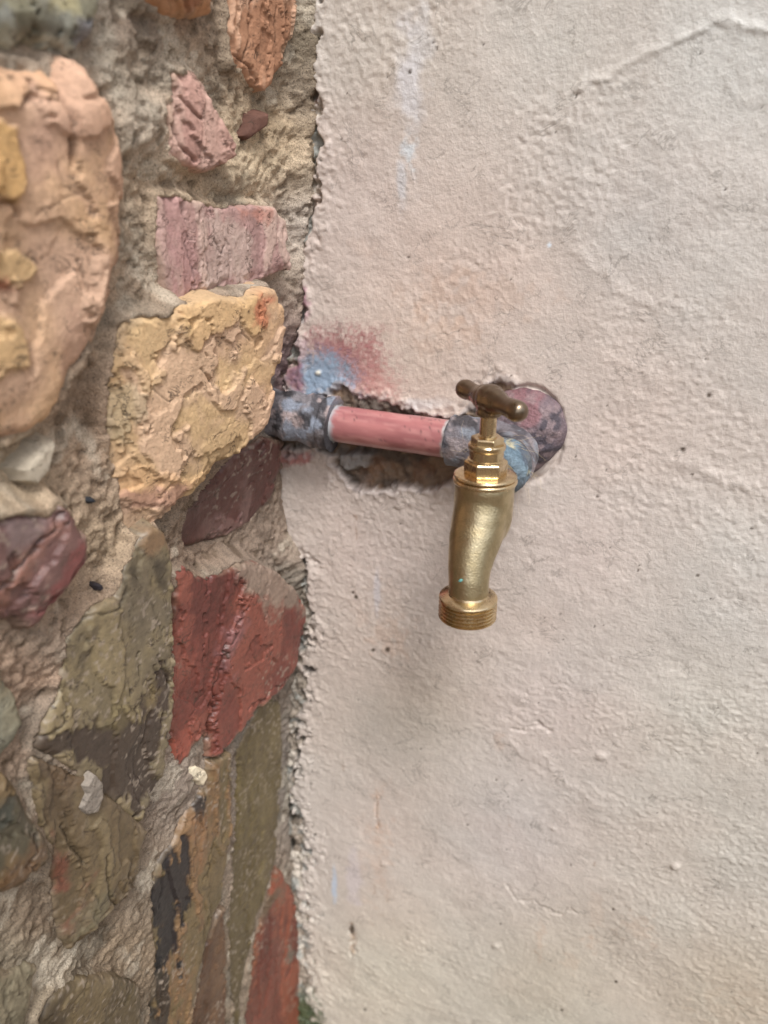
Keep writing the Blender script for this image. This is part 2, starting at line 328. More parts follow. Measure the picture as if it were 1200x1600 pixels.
    # the broken-out slot round the pipe
    j = fbm(X, Z, 0.005, 3, 91)*7 + fbm(X, Z, 0.016, 2, 92)*8
    s = sdpoly(px, py, RECESS) + j
    rough = fbm(X, Z, 0.004, 4, 93, .65)
    k = sst(-1, 7, s)
    lip = sst(-26, -3, s)*(1-k)
    H += lip*0.0012*(0.6+rough)
    ax_ = np.interp(px, [520, 706, 806], [661, 687, 702]); deep = -0.0026-.0034*sst(-8, 25, py-ax_) + 0.0024*fbm(X, Z, 0.014, 3, 94) + 0.0016*rough
    # broken layer left standing below the left fitting
    flake = sst(0, 6, sdpoly(px, py, [(520, 700), (560, 700), (590, 708), (575, 730), (545, 738), (525, 730)])+j*.5)
    deep = deep + 0.006*flake
    H = H*(1-k)+deep*k
    rc = mix(lin((136, 116, 98)), lin((92, 82, 74)), sst(-.4, .5, fbm(X, Z, .010, 4, 95)))
    rc = mix(rc, lin((150, 100, 66)), .25*sst(.2, .8, fbm(X, Z, .012, 3, 96)))
    rc = mix(rc, lin((140, 132, 126)), .7*sst(.1, .6, fbm(X, Z, .006, 3, 97))*sst(640, 500, px)); rc = mix(rc, lin((150, 148, 146)), .8*flake)
    c = mix(c, rc, k)
    edge = sst(-9, -2, s+rough*4)*(1-k); c = mix(c, lin((196, 186, 182)), .55*edge); c = mix(c, lin((70, 56, 56)), .6*sst(.3, .8, fbm(X, Z, .006, 3, 98))*edge)
    for x, y, rx, ry in [(822, 676, 58, 72)]:
        rr = np.hypot((px-x)/rx, (py-y)/ry)+.05*fbm(X, Z, .01, 3, 99); gr = np.exp(-((rr-1.0)/.07)**2); H -= .0022*gr*(1-k)
    # ragged left edge against the stone wall
    ex = np.interp(py, [p[1] for p in EDGE], [p[0] for p in EDGE])
    se = px-ex + fbm(X, Z, .007, 4, 101)*12 + fbm(X, Z, .003, 2, 102)*4
    ke = sst(5, -4, se)
    crumb = fbm(X, Z, .005, 4, 103, .65)
    near = sst(46, 6, se+15*fbm(X, Z, .02, 3, 109))*(1-ke)
    H += near*(0.0010*crumb+0.0008)
    H = H*(1-ke) + (-0.0035+0.0034*crumb)*ke
    mc = mix(lin((172, 160, 146)), lin((122, 112, 100)), sst(-.3, .5, crumb)); mc = mix(mc, lin((206, 198, 186)), .7*sst(-.2, .5, fbm(X, Z, .008, 3, 104)))
    mc = mix(mc, lin((140, 80, 60)), .7*sst(.25, .7, fbm(X, Z, .012, 3, 105))*sst(420, 180, py)*sst(60, 200, py))
    mc = mix(mc, lin((140, 90, 104)), .75*sst(-.2, .4, fbm(X, Z, .01, 3, 107))*sst(420, 470, py)*sst(640, 560, py))
    mc = mix(mc, lin((150, 158, 156)), .6*sst(.1, .5, fbm(X, Z, .012, 3, 108)))
    mc = mix(mc, lin((56, 70, 36)), .85*sst(1530, 1580, py))
    c = mix(c, mc, ke)
    # open black holes in that edge
    hz = ridge(X*1.3, Z*.8, .010, 3, 106)
    hole = sst(.955, .985, hz)*sst(22, 8, np.abs(se-4))*sst(860, 930, py)
    for x, y, rx, ry in [(482, 1048, 9, 7), (470, 1085, 5, 6), (458, 1150, 8, 9), (470, 1158, 7, 7), (462, 1180, 4, 6), (456, 1215, 4, 8), (453, 1280, 9, 9), (452, 1325, 5, 8), (478, 1330, 9, 6), (447, 1260, 4, 12), (474, 878, 6, 6), (484, 958, 3, 7), (452, 1055, 5, 9), (446, 1125, 4, 10), (449, 1170, 3, 14)]:
        d = np.sqrt(((px-x)/rx)**2+((py-y)/ry)**2)+fbm(X, Z, .004, 3, 111)*.7; hole = np.maximum(hole, sst(1.1, .7, d))
    H -= .005*hole; c = mix(c, lin((44, 42, 38)), .85*hole)
    c = mix(c, lin((60, 72, 40)), .8*sst(14, 2, np.abs(se-2))*sst(1540, 1590, py+10*crumb))
    H = H*np.where(X > .19, np.clip(1-(X-.19)*2, .2, 1), 1)
    return X, -H, Z, c
X, Y, Z, c = make_plaster()
pw = empty('plaster_wall', (XC, 0, 0)); tag(pw, 'rough beige painted plaster wall broken open in a slot behind the pipe', 'wall')
def put(o, par): o.parent = par; o.location = o.location - par.location
o = grid('plaster_coat', X, Y, Z, color=c, mat=M_PLASTER); put(o, pw)
bm = bmesh.new(); bmesh.ops.create_cube(bm, size=1, matrix=Matrix.Translation(((XC+2.2)/2-.05, .14, 1.22))@Matrix.Diagonal((2.2-XC+.1, .2, 2.54, 1)))
me = bpy.data.meshes.new('masonry_core'); bm.to_mesh(me); bm.free()
set_color(me, lambda co: np.tile(lin((150, 135, 120)), (len(co), 1))); o = link('masonry_core', me, M_MORTAR); put(o, pw)

# ------------------------------------------------------------------ stone wall
# each stone: outline in photo pixels, height of its face off the wall base (mm), tilt of the face along the wall and up it, edge rounding (mm), colours, layer relief (mm), patches
ST = []
def stone(poly, h, a, b, r, cols, lay=1.5, gloss=0, und=2.0, patches=(), cracks=(), label=None, streak=1.0, seed=None, small=False, lsc=.03):
    ST.append(dict(poly=poly, h=h/1000, a=a, b=b, r=r/1000, cols=[lin(c) for c in cols], lay=lay/1000, gloss=gloss, und=und/1000, patches=patches, cracks=cracks, label=label, streak=streak, seed=seed or len(ST)*37+5, small=small, lsc=lsc))
stone([(-260, -260), (150, -260), (165, -60), (172, 20), (160, 62), (128, 88), (60, 88), (0, 82), (-260, 60)], 15, 0, 0, 9, [(172, 178, 165), (130, 125, 90), (150, 160, 165)], 3, patches=[([(20, 20), (80, 10), (130, 40), (120, 70), (60, 60), (30, 45)], (70, 62, 40), .7), ([(80, 0), (120, -10), (125, 20), (90, 25)], (205, 200, 150), .8), ([(120, 30), (160, 30), (160, 70), (130, 75)], (140, 142, 150), .8)], label='pale green and grey mottled stone')
stone([(-200, 84), (0, 88), (60, 95), (90, 100), (106, 112), (112, 92), (130, 87), (152, 100), (182, 140), (198, 190), (209, 260), (214, 330), (209, 400), (200, 440), (183, 500), (150, 575), (128, 590), (122, 610), (108, 640), (80, 665), (50, 688), (20, 700), (-200, 720)], 21, -.06, 0, 16,
      [(208, 170, 124), (204, 168, 138), (194, 156, 130)], 2.2, und=5, lsc=.045, patches=[([(112, 80), (150, 90), (230, 190), (240, 330), (220, 440), (160, 560), (136, 500), (150, 400), (130, 300), (120, 210), (112, 150)], (0, 0, 0), 0, 1.8), ([(-150, 70), (95, 90), (102, 130), (90, 146), (60, 137), (40, 165), (-150, 180)], (212, 168, 118), .5, 2.0), ([(-100, 190), (30, 190), (40, 250), (35, 330), (0, 300), (-100, 300)], (212, 168, 84), .7, 2.2), ([(-60, 380), (30, 390), (48, 420), (30, 450), (-60, 440)], (214, 180, 118), .7, 2.2), ([(-20, 430), (10, 436), (26, 456), (-20, 460)], (168, 100, 76), .8), ([(-60, 470), (40, 500), (40, 570), (0, 590), (-60, 590)], (206, 172, 104), .6, 1.5)],
      cracks=[([(104, 112), (100, 150), (112, 190), (118, 215), (120, 260)], 5, 5), ([(40, 160), (62, 137), (100, 150)], 5, 3), ([(0, 320), (25, 318), (32, 335)], 6, 5), ([(130, 405), (140, 440), (148, 455)], 2.5, 2), ([(95, 250), (105, 290), (128, 305)], 2, 1), ([(36, 250), (42, 280)], 3, 2), ([(60, 340), (100, 312), (130, 305)], 2, 1)], label='large rounded ochre and pink boulder at the left')
stone([(228, -120), (345, -120), (345, 0), (340, 22), (322, 30), (292, 28), (270, 24), (250, 12), (228, 10)], 20, -.1, .15, 6, [(190, 140, 95), (205, 165, 115), (140, 90, 60)], 2, lsc=.018, label='brown stone at the top edge')
stone([(357, -120), (466, -120), (464, 0), (460, 60), (446, 105), (428, 132), (414, 142), (400, 128), (380, 110), (360, 104)], 16, -.15, 0, 5, [(190, 142, 106), (172, 124, 90), (206, 166, 134)], 1.8, streak=.35, lsc=.014, cracks=[([(396, 0), (393, 60), (386, 95)], 2, 2), ([(435, 10), (432, 60)], 2, 1.5), ([(370, 85), (395, 105), (408, 130)], 2, 2)], label='orange brown stone with vertical grain')
stone([(262, 106), (285, 114), (300, 112), (322, 142), (345, 182), (372, 242), (366, 252), (352, 262), (330, 268), (300, 258), (270, 245), (268, 190), (262, 150)], 15, -.18, -.05, 2.5, [(190, 150, 136), (202, 166, 150), (166, 124, 112)], 1.2, streak=.4, lsc=.016, und=1, patches=[([(262, 96), (300, 104), (345, 170), (385, 242), (345, 272), (310, 235), (285, 190)], (200, 160, 144), .4, 1.6)], cracks=[([(275, 150), (295, 175), (308, 185)], 3, 3), ([(270, 195), (285, 230), (310, 255)], 3, 3), ([(338, 250), (350, 262), (366, 250)], 3, 3)], label='small pink wedge stone')
stone([(392, 178), (421, 176), (417, 198), (402, 208), (388, 218), (378, 212), (386, 200)], 13, -.3, 0, 1.5, [(120, 84, 70), (104, 72, 60)], .6, small=True, label='small brown stone chip')
stone([(244, 303), (270, 303), (300, 312), (330, 320), (345, 323), (385, 320), (432, 322), (447, 345), (452, 385), (457, 420), (430, 430), (400, 444), (350, 452), (300, 468), (264, 482), (254, 435), (240, 400)], 14, -.12, 0, 2.5, [(182, 146, 138), (176, 140, 134), (190, 166, 152)], .9, und=1.2, streak=.5, lsc=.02, patches=[([(230, 290), (285, 300), (290, 380), (300, 440), (285, 490), (262, 490), (230, 400)], (176, 130, 128), .4, 1.2), ([(318, 330), (370, 335), (400, 380), (380, 440), (330, 445)], (188, 168, 156), .7), ([(370, 322), (430, 324), (430, 345), (380, 345)], (186, 128, 110), .7)], cracks=[([(288, 330), (286, 380), (300, 440)], 1.5, 1), ([(338, 375), (345, 395), (358, 388)], 2, 1.5), ([(310, 330), (320, 380), (330, 440)], 1.5, 1)], label='dusty pink rectangular stone')
stone([(186, 506), (212, 497), (240, 492), (268, 492), (278, 480), (300, 472), (330, 462), (380, 466), (404, 458), (420, 452), (432, 450), (440, 462), (449, 482), (444, 520), (440, 548), (430, 580), (427, 620), (419, 664), (402, 682), (375, 710), (347, 725), (322, 758), (270, 800), (232, 830), (196, 842), (193, 795), (182, 730), (167, 660), (163, 600), (175, 560)], 20, -.17, .03, 3.5,
      [(208, 176, 126), (202, 166, 124), (196, 164, 134)], 2.2, und=2.6, lsc=.032, patches=[([(160, 505), (190, 495), (262, 482), (285, 500), (280, 535), (258, 560), (240, 600), (226, 604), (215, 590), (200, 580), (150, 575)], (212, 180, 128), .6, 1.4), ([(278, 470), (330, 450), (404, 460), (408, 515), (390, 528), (370, 505), (345, 518), (320, 522), (300, 535), (285, 520)], (210, 174, 114), .7, 1.2),
      ([(205, 712), (222, 690), (228, 650), (262, 640), (300, 612), (330, 600), (440, 560), (440, 640), (420, 680), (375, 715), (340, 722), (300, 716), (275, 742), (240, 735)], (0, 0, 0), 0, 1.3), ([(190, 722), (240, 742), (280, 748), (305, 735), (335, 735), (290, 775), (220, 786), (180, 770)], (214, 170, 116), .6, .9), ([(150, 620), (205, 600), (215, 640), (195, 690), (160, 672)], (188, 172, 136), .6, .8), ([(405, 462), (416, 470), (408, 510), (400, 505)], (196, 104, 70), .7), ([(192, 775), (240, 775), (300, 750), (290, 778), (220, 800), (196, 800)], (170, 128, 112), .7), ([(196, 795), (245, 798), (225, 830), (197, 838)], (172, 146, 118), .7, -1.0)],
      cracks=[([(310, 575), (328, 596), (338, 630)], 2.2, 1.6), ([(240, 610), (255, 625), (262, 620)], 1.5, .8), ([(366, 490), (372, 516), (386, 530)], 1.8, 1.2)], label='large yellow ochre stone with flaking face')
stone([(446, 690), (444, 735), (424, 780), (398, 812), (352, 842), (302, 860), (268, 862), (266, 820), (296, 782), (345, 730), (385, 700), (415, 684)], 6, -.15, .1, 4, [(118, 74, 66), (96, 62, 56), (146, 112, 104)], 1.4, gloss=1, label='dark maroon stone in the hollow under the yellow one')
stone([(-160, 800), (0, 808), (40, 800), (88, 806), (104, 788), (118, 795), (134, 824), (143, 850), (138, 880), (110, 920), (62, 975), (46, 986), (30, 972), (0, 968), (-160, 975)], 19, -.10, .1, 5, [(136, 98, 92), (122, 86, 84), (160, 122, 112)], 2.8, gloss=1, und=3, streak=.4, lsc=.03, patches=[([(88, 796), (118, 785), (155, 850), (110, 930), (62, 990), (45, 995), (30, 972), (60, 900), (110, 830)], (0, 0, 0), 0, 2.0), ([(120, 850), (143, 850), (110, 920), (60, 982), (45, 985), (60, 950), (100, 900)], (150, 76, 72), .8), ([(10, 812), (60, 812), (90, 810), (60, 850), (20, 860)], (160, 140, 138), .7), ([(0, 920), (60, 850), (100, 812), (106, 820), (60, 880), (10, 945)], (176, 120, 96), .6)], cracks=[([(0, 930), (60, 860), (108, 800)], 3, 3), ([(60, 960), (110, 900), (138, 850)], 3, 2.5)], label='purple brown stone split by diagonal ridges')
stone([(90, 688), (92, 700), (80, 735), (62, 757), (48, 752), (38, 735), (58, 715), (74, 695)], 15, 0, 0, 2, [(196, 186, 164), (180, 170, 148)], .5, small=True, label='small white stone chip')
stone([(274, 892), (286, 886), (300, 893), (303, 902), (325, 906), (345, 896), (362, 888), (376, 880), (402, 880), (440, 900), (470, 936), (477, 955), (474, 985), (463, 1032), (454, 1052), (430, 1085), (400, 1106), (370, 1150), (346, 1180), (330, 1183), (328, 1156), (318, 1154), (306, 1168), (300, 1182), (285, 1207), (268, 1172), (270, 1080), (273, 1000), (272, 940)], 16, -.13, 0, 2.5,
      [(144, 74, 60), (126, 64, 54), (160, 88, 68)], 1.6, gloss=1, und=2.2, lsc=.04, streak=.6, patches=[([(375, 870), (500, 930), (480, 1030), (430, 1100), (400, 1126), (346, 1200), (332, 1200), (338, 1070), (352, 1010), (372, 955)], (0, 0, 0), 0, 1.8), ([(374, 882), (402, 881), (440, 900), (474, 940), (468, 955), (440, 945), (420, 970), (405, 945), (380, 930)], (172, 156, 136), .8), ([(270, 900), (295, 900), (296, 1010), (292, 1060), (272, 1080)], (188, 106, 84), .6), ([(340, 1060), (352, 990), (372, 950), (380, 960), (362, 1010), (346, 1065)], (156, 110, 112), .6), ([(268, 1170), (310, 1140), (300, 1180), (285, 1206)], (202, 102, 76), .6)],
      cracks=[([(338, 1070), (332, 1110), (330, 1150), (331, 1180)], 3.5, 5), ([(375, 952), (352, 1010), (340, 1065)], 3, 1.5), ([(455, 1050), (420, 1075), (385, 1110)], 2.5, 2), ([(320, 1080), (300, 1120)], 1.5, 1)], label='red brown stone dusted with mortar')
stone([(212, 862), (228, 832), (246, 814), (262, 838), (270, 882), (274, 960), (272, 1040), (275, 1100), (270, 1150), (263, 1192), (250, 1232), (236, 1270), (222, 1290), (200, 1278), (170, 1245), (140, 1238), (110, 1200), (52, 1172), (66, 1130), (92, 1082), (97, 1020), (120, 972), (150, 946), (186, 935), (194, 900)], 15, -.10, 0, 3,
      [(146, 132, 98), (132, 120, 94), (156, 140, 100)], 1.8, gloss=1, und=2, lsc=.035, streak=.4, patches=[([(105, 1142), (170, 1138), (205, 1110), (222, 1040), (240, 1060), (250, 1030), (268, 1070), (275, 1100), (268, 1180), (245, 1240), (222, 1290), (200, 1278), (160, 1240), (160, 1200), (110, 1180), (55, 1172), (58, 1155)], (84, 70, 60), .95), ([(205, 868), (215, 860), (225, 905), (208, 915), (206, 890)], (80, 72, 56), .8), ([(235, 870), (250, 880), (250, 915), (238, 890)], (80, 72, 58), .8), ([(124, 1020), (135, 985), (150, 975), (148, 1010), (128, 1050)], (84, 74, 62), .8), ([(215, 1050), (240, 1062), (256, 1078), (250, 1110), (226, 1130), (220, 1090)], (150, 132, 88), .8), ([(215, 850), (250, 820), (258, 850), (230, 870)], (160, 122, 84), .7), ([(190, 1060), (215, 1110), (180, 1140), (160, 1130)], (150, 136, 88), .5)],
      cracks=[([(248, 1025), (262, 1055), (272, 1082)], 2, 3), ([(196, 905), (193, 950), (150, 960), (118, 985)], 3, 1.5), ([(170, 1080), (170, 1120)], 1.5, 1), ([(240, 945), (252, 985)], 1.5, 1.2), ([(100, 1080), (92, 1130), (60, 1150)], 2, 2)], label='olive stone with dark brown stained lower half')
stone([(52, 1176), (110, 1200), (140, 1215), (168, 1240), (200, 1262), (222, 1288), (234, 1300), (222, 1340), (218, 1390), (180, 1424), (142, 1464), (118, 1488), (108, 1478), (98, 1450), (84, 1420), (80, 1370), (88, 1335), (64, 1290), (56, 1240), (44, 1210)], 13, -.10, 0, 3.5,
      [(128, 110, 78), (118, 100, 74), (142, 126, 90)], 1.6, gloss=1, und=2, lsc=.03, streak=.35, patches=[([(86, 1300), (100, 1330), (105, 1390), (95, 1390), (84, 1330)], (150, 80, 60), .7), ([(128, 1390), (142, 1368), (138, 1410), (120, 1460), (108, 1450)], (160, 96, 74), .7), ([(120, 1420), (165, 1395), (160, 1440), (120, 1480)], (136, 128, 98), .8), ([(70, 1180), (130, 1190), (130, 1230), (80, 1220)], (120, 96, 68), .6)],
      cracks=[([(100, 1290), (120, 1330), (135, 1350)], 3, 3), ([(160, 1335), (172, 1390), (185, 1428)], 2.5, 3), ([(140, 1385), (155, 1410)], 2.5, 2), ([(204, 1340), (208, 1380)], 2, 1.5)], label='brown layered stone ending in a point')
stone([(-180, 1030), (10, 1046), (34, 1090), (42, 1130), (24, 1160), (0, 1188), (-180, 1180)], 12, 0, 0, 6, [(140, 136, 112), (124, 128, 116), (150, 140, 110)], 2, label='grey green stone low on the left')
stone([(-180, 1196), (0, 1204), (26, 1226), (54, 1262), (80, 1310), (84, 1340), (66, 1366), (40, 1388), (0, 1404), (-180, 1410)], 17, -.05, 0, 8, [(112, 98, 66), (98, 92, 70), (134, 110, 70)], 2.4, gloss=1, und=3, patches=[([(-20, 1250), (10, 1250), (20, 1290), (-20, 1300)], (90, 100, 92), .7), ([(40, 1300), (80, 1320), (60, 1370), (0, 1400), (0, 1380)], (140, 96, 56), .5)], label='mossy brown rounded stone low on the left')
stone([(-180, 1500), (20, 1520), (50, 1506), (66, 1512), (52, 1560), (36, 1640), (30, 1760), (-180, 1760)], 12, 0, 0, 5, [(140, 132, 106), (92, 86, 66), (124, 116, 92)], 1.3, streak=.4, label='pale stone in the lower left corner')
stone([(60, 1590), (90, 1550), (130, 1530), (180, 1524), (222, 1540), (226, 1600), (224, 1760), (40, 1760)], 12, 0, 0, 5, [(112, 98, 68), (94, 82, 60), (130, 114, 80)], 1.3, gloss=1, label='olive brown stone at the bottom edge')
stone([(330, 1192), (345, 1186), (362, 1178), (366, 1230), (364, 1300), (356, 1350), (350, 1400), (333, 1436), (318, 1490), (304, 1560), (290, 1760), (226, 1760), (234, 1560), (240, 1490), (231, 1440), (232, 1400), (250, 1350), (276, 1310), (298, 1266), (318, 1240)], 11, -.12, 0, 3,
      [(138, 118, 78), (126, 110, 72), (156, 120, 80)], 1.6, gloss=1, und=1.5, lsc=.02, streak=.22, patches=[([(268, 1318), (284, 1330), (290, 1315), (300, 1350), (306, 1385), (296, 1410), (280, 1420), (282, 1450), (276, 1490), (262, 1510), (246, 1500), (250, 1440), (232, 1420), (236, 1390), (255, 1340)], (44, 44, 50), .95), ([(240, 1500), (262, 1510), (266, 1640), (248, 1760), (235, 1640)], (48, 48, 48), .85), ([(304, 1245), (312, 1250), (308, 1266), (300, 1262)], (44, 44, 48), .9), ([(300, 1280), (325, 1270), (320, 1350), (308, 1360)], (164, 118, 76), .6)],
      cracks=[([(338, 1300), (328, 1330), (322, 1370)], 1.8, 1.8), ([(334, 1220), (340, 1270)], 1.4, 1), ([(256, 1360), (250, 1420)], 2, 1)], label='long ochre stone with blue black stains')
stone([(352, 1420), (356, 1500), (358, 1600), (352, 1760), (292, 1760), (302, 1600), (312, 1530), (322, 1490), (336, 1440), (346, 1422)], 10, -.2, 0, 2.5, [(118, 88, 64), (106, 78, 58), (130, 100, 72)], 1, gloss=1, streak=.25, label='brown sliver stone near the bottom')
stone([(366, 1172), (386, 1138), (404, 1108), (432, 1090), (441, 1098), (445, 1180), (440, 1260), (434, 1330), (424, 1372), (402, 1440), (388, 1490), (378, 1560), (366, 1760), (354, 1760), (358, 1600), (354, 1500), (350, 1440), (354, 1390), (360, 1350), (368, 1300), (369, 1230)], 9, -.2, 0, 3, [(124, 110, 70), (116, 102, 66), (134, 120, 78)], .7, gloss=1, und=1.2, streak=.2, lsc=.03, label='tall smooth olive stone beside the plaster')
stone([(434, 1352), (446, 1372), (462, 1400), (470, 1450), (472, 1520), (470, 1760), (366, 1760), (374, 1600), (382, 1540), (396, 1480), (412, 1430), (424, 1392)], 11, -.2, 0, 3, [(142, 78, 60), (126, 68, 54), (164, 90, 60)], 1.1, gloss=1, und=1.2, streak=.25, lsc=.025, patches=[([(424, 1380), (436, 1360), (440, 1400), (400, 1470), (392, 1500), (400, 1440)], (120, 108, 84), .8), ([(425, 1432), (433, 1432), (432, 1454), (426, 1454)], (140, 128, 110), .9), ([(452, 1470), (459, 1472), (456, 1505), (449, 1500)], (140, 128, 110), .9), ([(372, 1560), (400, 1480), (410, 1440), (418, 1450), (400, 1500), (390, 1560)], (190, 104, 60), .5)], label='red stone at the bottom beside the plaster')
stone([(134, 1228), (146, 1210), (158, 1222), (160, 1246), (152, 1268), (138, 1272), (130, 1262), (138, 1240)], 15.6, -.1, 0, 1, [(140, 132, 120), (128, 120, 108)], .5, small=True, label='flake of pale grey mortar stuck on a dark stone')
stone([(298, 1202), (310, 1198), (322, 1206), (326, 1216), (320, 1228), (316, 1222), (302, 1216)], 14, -.2, 0, .8, [(224, 214, 184), (220, 208, 176)], .2, small=True, label='cream paint chip')
for pl, hh, cc in [([(143, 778), (149, 778), (151, 784), (146, 787), (141, 785)], 11, (46, 50, 56)), ([(153, 915), (158, 914), (160, 920), (156, 922)], 11, (60, 56, 62)), ([(455, 178), (480, 172), (486, 200), (478, 222), (450, 222)], 13, (186, 190, 186)), ([(452, 424), (466, 424), (470, 440), (460, 452), (452, 444)], 12, (176, 172, 168)), ([(468, 236), (492, 262), (496, 300), (482, 320), (470, 300)], 15, (150, 96, 78))]:
    stone(pl, hh, 0, 0, 1.5, [cc, cc], .4, small=True)

MORT = [(150, 30, (150, 138, 120)), (215, 120, (186, 166, 136)), (230, 200, (206, 190, 162)), (230, 280, (180, 156, 120)), (210, 450, (172, 148, 116)), (400, 250, (198, 178, 136)), (420, 200, (182, 156, 112)), (330, 290, (178, 156, 120)),
        (470, 60, (130, 118, 92)), (470, 150, (150, 136, 112)), (470, 350, (172, 162, 146)), (150, 650, (160, 134, 104)), (130, 700, (172, 146, 114)), (30, 750, (172, 152, 116)), (170, 850, (166, 144, 108)), (120, 950, (168, 142, 110)), (60, 1050, (176, 144, 112)),
        (300, 872, (138, 116, 92)), (400, 850, (140, 120, 98)), (430, 900, (160, 146, 126)), (280, 1230, (158, 142, 122)), (210, 1400, (150, 134, 108)), (60, 1440, (140, 120, 92)), (30, 1500, (158, 146, 116)), (200, 1480, (146, 126, 94)), (450, 1200, (158, 148, 132)), (440, 580, (120, 96, 96)), (240, 30, (128, 96, 68)), (110, 1000, (172, 150, 124))]  # mortar tones by place; some shading is kept in these colours
def plane_poly(s):
    P = []
    u0 = v0 = None
    for x, y in s['poly']:
        p = on_x(x, y, XC+s['h']); P.append((-p[1], p[2]))
    P = np.array(P); s['u0'], s['v0'] = P.mean(0)
    out = []
    for x, y in s['poly']:
        h = s['h']
        for _ in range(12):
            p = on_x(x, y, XC+h); h = s['h']+s['a']*(-p[1]-s['u0'])+s['b']*(p[2]-s['v0'])
        out.append((-p[1], p[2]))
    s['P'] = np.array(out)
for s in ST: plane_poly(s)
# more of the same wall beyond the picture's edge
rng = np.random.RandomState(11)
PAL = [((206, 168, 118), (196, 150, 120), (180, 140, 110)), ((148, 138, 98), (130, 120, 86), (160, 140, 100)), ((160, 86, 66), (146, 76, 60), (176, 100, 74)), ((140, 100, 94), (124, 90, 86), (160, 122, 112)), ((178, 136, 130), (170, 126, 124), (190, 166, 152))]
fixed_u = lambda z: np.interp(z, [0.0, .3, .5, .75, .98, 1.0], [.33, .36, .32, .27, .24, .0])
row = 0; z = -0.02
while z < 2.35:
    hgt = rng.uniform(.10, .17); uu = rng.uniform(0, .05)
    while uu < 1.5:
        wdt = rng.uniform(.12, .24)
        cu, cz = uu+wdt/2, z+hgt/2
        lo = max(fixed_u(np.array([z, z+hgt])).max() if z < .995 else 0, 0)
        if z < 0.06 and cu < .36: lo = 0
        if uu >= lo or (z < .0 and uu > 0):
            k = rng.randint(6, 9); an = np.sort(rng.uniform(0, 2*math.pi, k)*.25+np.linspace(0, 2*math.pi, k, endpoint=False)*1.0)
            P = [(cu+wdt*.5*np.sign(math.cos(t))*abs(math.cos(t))**.6*.94, cz+hgt*.5*np.sign(math.sin(t))*abs(math.sin(t))**.6*.92) for t in an]
            pal = PAL[rng.randint(len(PAL))]
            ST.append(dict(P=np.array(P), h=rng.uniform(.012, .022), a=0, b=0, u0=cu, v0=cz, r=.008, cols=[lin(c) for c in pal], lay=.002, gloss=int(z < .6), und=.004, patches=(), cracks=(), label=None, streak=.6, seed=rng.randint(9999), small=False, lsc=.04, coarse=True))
        uu += wdt+.012
    z += hgt+.012

